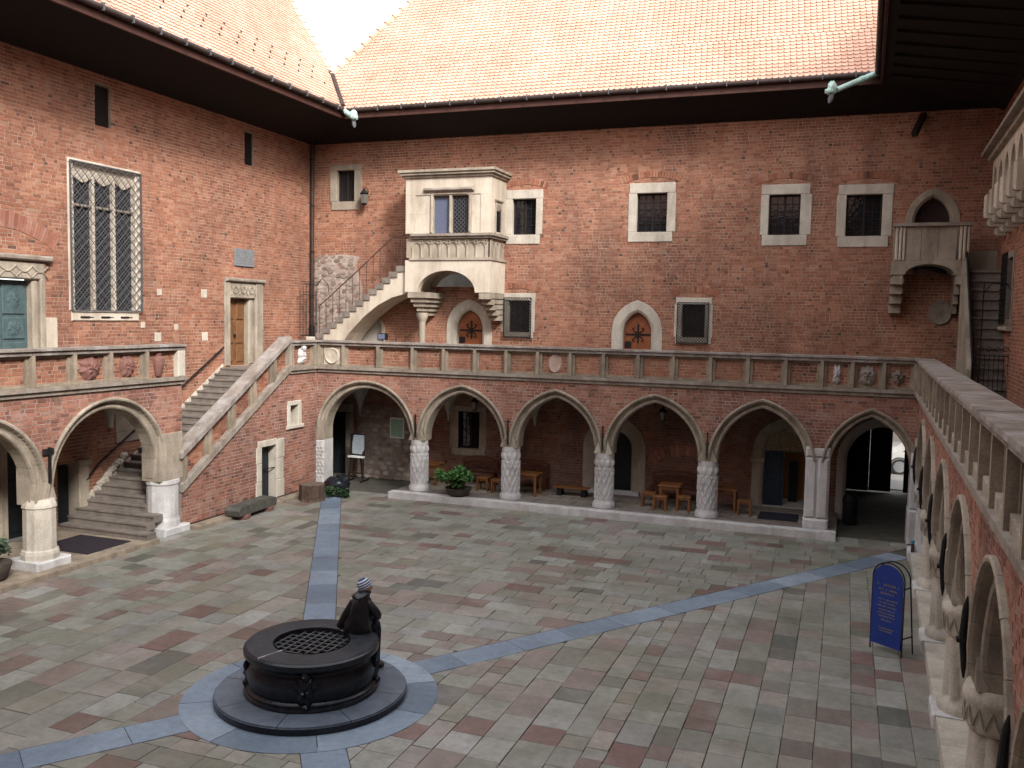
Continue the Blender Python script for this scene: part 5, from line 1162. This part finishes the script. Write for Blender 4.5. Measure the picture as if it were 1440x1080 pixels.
# head, turned to the right
bf, bl = fd, lf_; fd = np.array([.87, .5, 0]); fd /= np.linalg.norm(fd); lf_ = np.array([-fd[1], fd[0], 0])
hd = PO+bf*.085-bl*.03+np.array([0, 0, 1.635]); V = []; F = []; nu, nv = 24, 16; rt = np.array([-lf_[0], -lf_[1], 0])
for j in range(nv+1):
    th = math.pi*j/nv
    for i in range(nu):
        a = 2*math.pi*i/nu; f_, l_, z_ = math.sin(th)*math.cos(a), math.sin(th)*math.sin(a), math.cos(th)
        rf = .1*(1+.02*f_); x = f_*.1; y = l_*.078*(1-.18*max(0, -z_)); z = z_*.12
        g = math.exp(-((l_/.2)**2))*(1 if f_ > 0 else 0)
        x += g*(.03*math.exp(-((z_+.12)/.16)**2)+.012*math.exp(-((z_+.78)/.15)**2)+.008*math.exp(-((z_+.5)/.1)**2))
        x -= (.01*math.exp(-((z_-.1)/.14)**2)*math.exp(-((abs(l_)-.42)/.2)**2) if f_ > 0 else 0)
        V.append(tuple(hd+fd*x+lf_*y+np.array([0, 0, z])))
F = [(j*nu+i, (j+1)*nu+i, (j+1)*nu+(i+1) % nu, j*nu+(i+1) % nu) for j in range(nv) for i in range(nu)]
head = part('head', MB().add(V, F), 'skin', PER, smooth=True)
for s in (1, -1):
    part('ear', MB().blob(tuple(hd+lf_*s*.078+np.array([0, 0, -.005])-fd*.005), (.02, .02, .035), 1, 0, 8, 6), 'skin', head, smooth=True)
    part('eye', MB().blob(tuple(hd+fd*.088+lf_*s*.032+np.array([0, 0, .012])), .011, 1, 0, 8, 6), 'shoe', head, smooth=True)
part('mouth', MB().bar(tuple(hd+fd*.101+lf_*.022-np.array([0, 0, .062])), tuple(hd+fd*.101-lf_*.022-np.array([0, 0, .062])), .008), 'red_stone', head)
cp = bpy.data.objects.new('tmp', None)
V = []; F = []; nu = 24; prof = [(.112, -.02), (.116, .03), (.112, .07), (.095, .11), (.06, .135), (.02, .145), (0, .146)]
for r, z in prof:
    for i in range(nu): t = 2*math.pi*i/nu; V.append((r*math.cos(t)*1.0, r*math.sin(t)*.9, z))
F = [(j*nu+i, j*nu+(i+1) % nu, (j+1)*nu+(i+1) % nu, (j+1)*nu+i) for j in range(len(prof)-1) for i in range(nu)]
me = mesh_of('knit_cap', V, F, 'knit_stripes', True); co = bpy.data.objects.new('knit_cap', me); COL.objects.link(co); co.parent = PER
co.location = Vector(hd+np.array([0, 0, .005])-fd*.012)-PER.location; co.rotation_euler = (0, R_(-24), math.atan2(fd[1], fd[0]))
# hands
fd, lf_ = bf, bl
def hand(side):
    pz = B3(.33, side*.065, 1.045); bx = np.array(pz); vs_ = [(tuple(bx), .03), (tuple(bx+fd*.05+np.array([0, 0, -.005])), .032)]; es = [(0, 1)]
    for k in range(4):
        q = bx+fd*.08+lf_*(.027-k*.018); i = len(vs_); L = (.035, .04, .038, .03)[k]
        vs_ += [(tuple(q), .0095), (tuple(q+fd*L+np.array([0, 0, -.008])), .009), (tuple(q+fd*(L+.015)+np.array([0, 0, -.035])), .008)]; es += [(1, i), (i, i+1), (i+1, i+2)]
    i = len(vs_); q = bx+fd*.03-lf_*side*.03; vs_ += [(tuple(q), .011), (tuple(q+fd*.035-lf_*side*.012), .01)]; es += [(1, i), (i, i+1)]
    skin('hand', vs_, es, 0, 'skin', PER, 1)
hand(1); hand(-1)
part('bundle', MB().blob(B3(.36, 0, 1.1), (.07, .07, .05), 5, .15, 12, 8), 'violet_cloth', PER, smooth=True)

# ================================================================== notice stand (A-board)
SG = thing('sandwich_board', (.95, 18.2, 0), 'blue arched standing sign with faint gold writing beside the right arcade', 'sign')
su = unit(.5, -.36); fs = Fr((.68, 18.42, 0), (su[0], su[1], 0), (.0, .0, 1), (su[1], -su[0], 0))
W_ = .66
def hoop(c, w0, tilt): return [(0+w0, .0, c), (0+w0, 1.42, c+tilt)]+[(W_/2-(W_/2-w0)*math.cos(t*math.pi/12), 1.42+.3*math.sin(t*math.pi/12), c+tilt) for t in range(1, 12)]+[(W_-w0, 1.42, c+tilt), (W_-w0, 0, c)]
part('front_frame', MB(fs).tube(hoop(.02, 0, 0), .014, 8), 'iron', SG, smooth=True); part('rear_frame', MB(fs).tube(hoop(-.34, 0, .18), .014, 8), 'iron', SG, smooth=True)
bp_ = [(.015, .13), (W_-.015, .13)]+[(W_/2+(W_/2-.02)*math.cos(t*math.pi/14), 1.4+.28*math.sin(t*math.pi/14)) for t in range(15)]
part('board', MB(fs).prism(bp_, .022, .045), 'sign_blue', SG)
part('stay', MB(fs).bar((W_, 1.3, .02), (W_, 1.3, -.16), .02), 'iron', SG); part('stay', MB(fs).bar((W_, .35, .02), (W_, .35, -.28), .02), 'iron', SG)
rs = random.Random(5); rows = [(1.27, .42, .05), (1.19, .36, .03), (1.11, .28, .04), (1.0, .4, .025), (.94, .36, .02), (.87, .4, .025), (.8, .3, .02), (.74, .36, .02), (.68, .32, .02), (.61, .22, .02), (.45, .3, .02), (.4, .26, .02)]
m = MB(fs)
for z, wd, h in rows:
    u = W_/2-wd/2
    while u < W_/2+wd/2:
        L = h*rs.uniform(.35, .7)
        if rs.random() < .85: m.box(u, u+.012, z, z+h, .045, .047); m.box(u+.012, u+L, z+rs.choice((0, h*.45, h*.8)), z+rs.choice((.0, h*.45, h*.8))+h*.2+.004, .045, .047) if False else m.box(u+.013, u+max(L, .02), z+h*.4, z+h*.6, .045, .047)
        u += L+h*.3
part('lettering', m, 'sign_gold', SG, kind='stuff')
# little blue bottle on the right kerb
bt = thing('bottle', (1.86, 25.75, .22), 'small blue-capped bottle standing by the corner column', 'bottle'); part('body', MB().lathe([(.04, .22), (.045, .25), (.045, .42), (.02, .48)], 1.86, 25.75, 12), 'rust_iron', bt, smooth=True); part('cap', MB().lathe([(.05, .47), (.05, .53), (.03, .54)], 1.86, 25.75, 12), 'bottle_blue', bt)

# ================================================================== plants
def leaves(c, r, n, material, parent, name='foliage', size=.07, seed=0, drop=.3):
    rn = random.Random(seed); V = []; F = []
    clumps = [(rn.gauss(0, .55), rn.gauss(0, .5), rn.uniform(-.35, .95), rn.uniform(.16, .42)) for _ in range(16)]
    for i in range(n):
        k = clumps[i % 16]; t, p, q = rn.uniform(0, 6.28), rn.uniform(-1, 1), k[3]*rn.random()**.4
        s = math.sqrt(1-p*p); x = c[0]+r[0]*(k[0]+q*s*math.cos(t)); y = c[1]+r[1]*(k[1]+q*s*math.sin(t)); z = c[2]+r[2]*(k[2]+q*p)
        a = Vector((rn.uniform(-1, 1), rn.uniform(-1, 1), rn.uniform(-.5, .8))).normalized(); b = a.cross(Vector((rn.uniform(-1, 1), rn.uniform(-1, 1), rn.uniform(-1, 1)))).normalized()
        L, wd = size*rn.uniform(.7, 1.3), size*rn.uniform(.3, .5); P = Vector((x, y, z)); o = len(V); nr = a.cross(b)*size*.15
        V += [P, P+a*L*.5+b*wd+nr, P+a*L, P+a*L*.5-b*wd+nr]; F += [(o, o+1, o+2), (o, o+2, o+3)]
    return part(name, MB().add(V, F), material, parent, kind='stuff')
PL = thing('potted_plant', (-11.95, 27.55, .22), 'bushy green plant in a wide dark bowl on the arcade kerb', 'plant')
part('bowl', MB().lathe([(.22, .215), (.3, .25), (.42, .42), (.46, .5), (.42, .5), (.3, .42), (0, .4)], -11.95, 27.5, 24), 'pot_clay', PL, smooth=True)
leaves((-11.95, 27.5, .72), (.54, .44, .36), 1700, 'leaf', PL, size=.12, seed=3)
st = MB()
for k in range(14): t = k*.45; st.tube([(-11.95, 27.5, .42), (-11.95+.25*math.cos(t), 27.5+.2*math.sin(t), .7), (-11.95+.45*math.cos(t), 27.5+.36*math.sin(t), .85+.1*math.sin(k))], [.012, .01, .005], 5)
part('stems', st, 'leaf_dark', PL)
P2 = thing('potted_plant', (-17.75, 14.7, .1), 'grey-green shrub in a dark pot at the left edge', 'plant')
part('pot', MB().lathe([(.26, .1), (.34, .16), (.42, .45), (.42, .5), (.36, .5), (0, .44)], -17.75, 14.7, 20), 'pot_clay', P2, smooth=True); leaves((-17.75, 14.7, .72), (.48, .45, .34), 1500, 'leaf_grey', P2, size=.08, seed=9)
SB = thing('shrub', (-16.1, 26.6, 0), 'low dark shrub behind the tree stump', 'shrub'); leaves((-16.1, 26.5, .14), (.36, .3, .2), 700, 'leaf_dark', SB, size=.09, seed=12)
part('stems', MB().tube([(-16.1, 26.5, 0), (-16.05, 26.5, .15), (-16.2, 26.45, .3)], .02, 6), 'bark', SB)
RK = thing('dark_boulder', (-16.25, 26.9, 0), 'rounded dark boulder behind the tree stump', 'boulder'); part('stone', MB().blob((-16.3, 27.0, .3), (.45, .35, .32), 6, .12, 20, 14), 'well_stone', RK, smooth=True)
SP = thing('tree_stump', (-16.2, 25.5, 0), 'squat brown tree stump standing at the end of the slate band', 'stump')
m = MB(); m.lathe([(.44, 0), (.41, .06), (.4, .3), (.41, .52), (.39, .54)], -16.5, 25.75, 40, lambda t, z: .02*math.sin(9*t)+.012*math.sin(23*t+z*4)); part('bark', m, 'bark', SP); part('top', MB().lathe([(.4, .542), (.2, .55), (.0, .548)], -16.5, 25.75, 24), 'stump_top', SP)
TR = thing('stone_trough', (-16.95, 23.2, 0), 'long low weathered trough bench on two blocks below the stair wall', 'bench')
ft = Fr((-16.78, 22.05, 0), (0, 1, 0), (0, 0, 1), (1, 0, 0)); ft = Fr((-16.85, 22.1, 0), unit(-.04, 1)+(0,), (0, 0, 1), (1, .04, 0))
part('seat', MB(ft).prism([(0, .14), (1.95, .14), (2.0, .3), (1.9, .4), (.1, .4), (-.05, .3)], -.3, .2), 'old_wood', TR); part('hollow', MB(ft).cham(.12, 1.86, .4, .42, -.24, .14, .01), 'old_wood', TR)
for u in (.25, 1.5): part('block', MB(ft).cham(u, u+.3, 0, .139, -.22, .22, .02), 'red_stone', TR)

# ================================================================== furniture under the back arcade
def legs4(root, f, w, d_, h, t, mat):
    for sx in (-1, 1):
        for sy in (-1, 1): part('leg', MB(f).box(sx*w-t/2, sx*w+t/2, sy*d_-t/2, sy*d_+t/2, 0, h), mat, root)
def table(x, y, lab, rz=0, w=.55, d_=.35, mat='bench_wood'):
    f = spot(x, y, .215, rz); r = thing('table', (x, y, .215), lab, 'table', 'wooden tables under the arcade'); part('top', MB(f).cham(-w, w, -d_, d_, .7, .75, .01), mat, r); m = MB(f)
    for s in (-1, 1): m.box(-w+.1, w-.1, s*(d_-.07)-.012, s*(d_-.07)+.012, .6, .7)
    part('apron', m, mat, r); legs4(r, f, w-.08, d_-.07, .7, .07, mat)
def stool(x, y, lab, rz=0):
    f = spot(x, y, .215, rz); r = thing('stool', (x, y, .215), lab, 'stool', 'wooden stools under the arcade'); part('seat', MB(f).cham(-.22, .22, -.18, .18, .43, .47, .01), 'bench_wood', r); legs4(r, f, .18, .14, .43, .055, 'bench_wood')
    m = MB(f); m.box(-.16, .16, -.15, -.13, .36, .43); m.box(-.16, .16, .13, .15, .36, .43); part('apron', m, 'bench_wood', r)
def backed_bench(x, y, w, lab):
    f = spot(x, y, .215); r = thing('bench', (x, y, .215), lab, 'bench', 'curved-back benches under the arcade')
    for k in range(3): part('seat_slat', MB(f).box(-w, w, -.2+k*.14, -.08+k*.14, .42, .45), 'red_wood', r)
    for k in range(3):
        m = MB(f); N_ = 10; pts = [(-w+2*w*i/N_, .26, .58+k*.13+.12*math.sin(math.pi*i/N_)) for i in range(N_+1)]
        for p, q in zip(pts[:-1], pts[1:]): m.bar(p, q, .03, .075)
        part('back_slat', m, 'red_wood', r)
    for s in (-1, 1): part('back_post', MB(f).box(s*(w-.06)-.03, s*(w-.06)+.03, .21, .26, 0, .9), 'red_wood', r)
    legs4(r, f, w-.08, .15, .42, .06, 'red_wood')
table(-13.75, 29.15, 'wooden table half hidden behind the second white column', 0, .4, .35)
backed_bench(-12.2, 29.75, .7, 'red wooden bench behind the potted plant')
stool(-11.55, 28.75, 'wooden stool just right of the potted plant'); stool(-10.95, 28.6, 'wooden stool left of the third white column')
table(-10.05, 28.75, 'wooden table right of the third white column'); backed_bench(-10.15, 29.75, .6, 'curved-back bench behind the table right of the third column')
r = thing('bench', (-8.45, 29.4, .215), 'low backless wooden bench left of the fourth column', 'bench'); f = spot(-8.5, 29.2, .215)
for k in range(3): part('seat_slat', MB(f).box(-.6, .6, -.2+k*.14, -.08+k*.14, .26, .3), 'bench_wood', r)
for s in (-1, 1): part('leg', MB(f).cham(s*.42-.08, s*.42+.08, -.16, .16, 0, .259, .02), 'iron', r)
table(-5.1, 28.8, 'wooden table ringed by three stools', 0, .35, .35); stool(-5.75, 28.55, 'wooden stool left of the ringed table'); stool(-5.3, 28.15, 'wooden stool in front of the ringed table'); stool(-4.6, 28.4, 'wooden stool right of the ringed table'); backed_bench(-5.1, 29.75, .85, 'dark curved-back bench behind the ringed table')
table(-3.45, 29.0, 'wooden table right of the fifth column', 0, .45, .35); stool(-2.75, 28.6, 'wooden stool nearest the blue door')
EA = thing('easel', (-16.95, 29.6, 0), 'dark wooden easel holding a grey board in the left arch', 'easel'); fe = Fr((-16.95, 29.5, 0), (1, 0, 0), (0, 0, 1), (0, -1, 0))
for s in (-1, 1): part('leg', MB(fe).bar((s*.3, 0, .12), (s*.22, 1.75, -.08), .05), 'dark_wood', EA); part('foot', MB(fe).bar((s*.3, .03, .3), (s*.3, .03, -.35), .05), 'dark_wood', EA)
part('crossbar', MB(fe).bar((-.3, .3, .1), (.3, .3, .1), .05), 'dark_wood', EA); part('leg', MB(fe).bar((0, 1.6, -.1), (0, 0, -.4), .045), 'dark_wood', EA); part('ledge', MB(fe).box(-.32, .32, .88, .94, .0, .16), 'paper_white', EA)
part('backing', MB(fe).box(-.3, .3, .94, 1.75, -.04, .0), 'dark_door', EA); part('board', MB(fe).prism([(-.17+.04*math.cos(t), 1.05+.04*math.sin(t)) for t in (3.5, 4.7)]+[(.2, 1.0), (.3, 1.2), (.3, 1.72), (-.14, 1.72), (-.2, 1.4)], .003, .02), 'board_grey', EA)
NB = thing('notice_board', (-15.65, 30.28, 1.6), 'green and white notice sheet hung on the rubble wall', 'notice'); part('frame', MB(FBI).box(-15.98, -15.38, 1.58, 2.36, .05, .08), 'paper_white', NB); part('sheet', MB(FBI).box(-15.93, -15.43, 1.64, 2.3, .08, .085), 'notice_green', NB)
PQ = thing('wall_plaque', (-20.18, 27.1, 7.8), 'grey inscribed stone plaque on the left wall above the oak door', 'plaque'); part('slab', MB(FLW).cham(26.55, 27.64, 7.81, 8.42, .0, .05, .01), 'plaque_stone', PQ)
m = MB(FLW)
for k in range(5):
    u = 26.65
    while u < 27.5: L = random.uniform(.03, .09); m.box(u, u+L, 7.9+k*.09, 7.93+k*.09, .05, .052); u += L+.025
part('inscription', m, 'stone_step', PQ)
MT = thing('door_mat', (-18.6, 17.6, .1), 'dark rubber mat at the foot of the left stair', 'mat'); m = MB(); m.prism([(-19.3, 18.5), (-18.05, 18.7), (-17.35, 17.95), (-17.7, 17.0), (-18.9, 17.2)], .1, .125) if False else m.box(-19.2, -17.5, 17.2, 18.65, .1, .122); part('pad', m, 'mat_rubber', MT)
m = MB()
for k in range(14): m.box(-19.15+k*.118, -19.1+k*.118, 17.25, 18.6, .122, .128)
part('ribs', m, 'mat_rubber', MT)
M2 = thing('door_mat', (-1.75, 28.7, .21), 'dark blue mat in front of the blue door', 'mat'); part('pad', MB().box(-2.3, -1.2, 28.25, 29.3, .213, .235), 'mat_blue', M2); part('border', MB().box(-2.34, -1.16, 28.21, 29.34, .213, .222), 'iron', M2)

# ================================================================== lanterns, pipes, spouts
def lantern(name, loc, lab, s=1., chain=0):
    r = thing(name, loc, lab, 'lantern'); f = spot(*loc)
    part('cage', MB(f).lathe([(.05*s, 0), (.09*s, .03*s), (.12*s, .3*s), (.14*s, .32*s), (.05*s, .42*s), (.02*s, .48*s)], 0, 0, 6), 'iron', r); part('glass', MB(f).lathe([(.096*s, .05*s), (.124*s, .29*s)], 0, 0, 6), 'lamp_glass', r)
    if chain: part('chain', MB(f).tube([(0, 0, .45*s), (0, 0, chain)], .012, 6), 'iron', r)
    else: part('bracket', MB(f).tube([(0, 0, .46*s), (0, .15, .5*s), (0, .34, .4*s)], .016, 6), 'iron', r)
lantern('wall_lantern', (-17.68, 31.17, 10.4), 'small iron lantern on the wall beside the upper left window', 1.35)
lantern('hanging_lantern', (-12.0, 28.9, 2.95), 'iron lantern hanging in the second arch', 1., .98); lantern('hanging_lantern', (-5.45, 28.9, 2.95), 'iron lantern hanging in the fourth arch', 1., .98)
FLD = thing('floodlight', (-16.6, 31.0, 4.25), 'small black floodlight on the gallery under the upper stair', 'lamp'); part('housing', MB().cham(-16.75, -16.4, 30.6, 30.8, 5.25, 5.5, .03), 'iron', FLD); part('lens', MB().box(-16.72, -16.43, 30.585, 30.599, 5.28, 5.47), 'glass_blue', FLD); part('stand', MB().tube([(-16.57, 30.7, 4.25), (-16.57, 30.7, 5.26)], .025, 6), 'iron', FLD)
DP = thing('downpipe', (-20.1, 31.3, 4.2), 'dark rain downpipe running down the left inner corner', 'pipe'); part('pipe', MB().tube([(-20.05, 31.25, 5.7), (-20.05, 31.25, 13.0)], .075, 10), 'gutter_metal', DP, smooth=True); part('boot', MB().tube([(-20.05, 31.25, 4.25), (-20.05, 31.25, 5.72)], .11, 10), 'iron', DP, smooth=True)
for z in (6.8, 8.6, 10.4, 12.2): part('clip', MB().tube([(-20.05, 31.25, z), (-20.05, 31.25, z+.07)], .095, 10), 'iron', DP)
def spout(base, tip, lab):
    r = thing('gargoyle_spout', base, lab, 'gargoyle'); b, t = Vector(base), Vector(tip); d = (t-b)
    part('pipe', MB().tube([base, tuple(b+d*.5), tuple(b+d*.9)], [.09, .085, .08], 12), 'verdigris', r, smooth=True)
    for k in (.3, .34): part('collar', MB().tube([tuple(b+d*k), tuple(b+d*(k+.03))], .1, 12), 'verdigris', r)
    m = MB(); m.blob(tuple(t+Vector((0, 0, .12))), (.13, .14, .17), 3, .15, 14, 10); m.blob(tuple(t+d.normalized()*.1+Vector((0, 0, .05))), (.12, .12, .09), 5, .2, 12, 8); part('beast_head', m, 'verdigris', r, smooth=True)
    part('jaw', MB().tube([tuple(t+Vector((0, 0, -.05))), tuple(t+d.normalized()*.05+Vector((0, 0, -.2))), tuple(t+d.normalized()*.1+Vector((0, 0, -.3)))], [.07, .08, .03], 8), 'lead', r, smooth=True)
spout((-17.62, 29.55, 13.62), (-16.75, 28.75, 13.12), 'green copper beast-head spout at the left eave corner')
spout((.5, 29.5, 13.62), (-.72, 28.6, 12.95), 'green copper beast-head spout on a long pipe at the right eave corner')
SH = thing('wall_disc', (2.7, 31.48, 6.2), 'round carved stone disc on the brick wall under the balcony', 'relief'); part('disc', relief(FBW, 2.72, 6.58, .72, .8, .08, 4, 0, 'disc'), 'stone_grey', SH, smooth=True)
SC.render.film_transparent = False
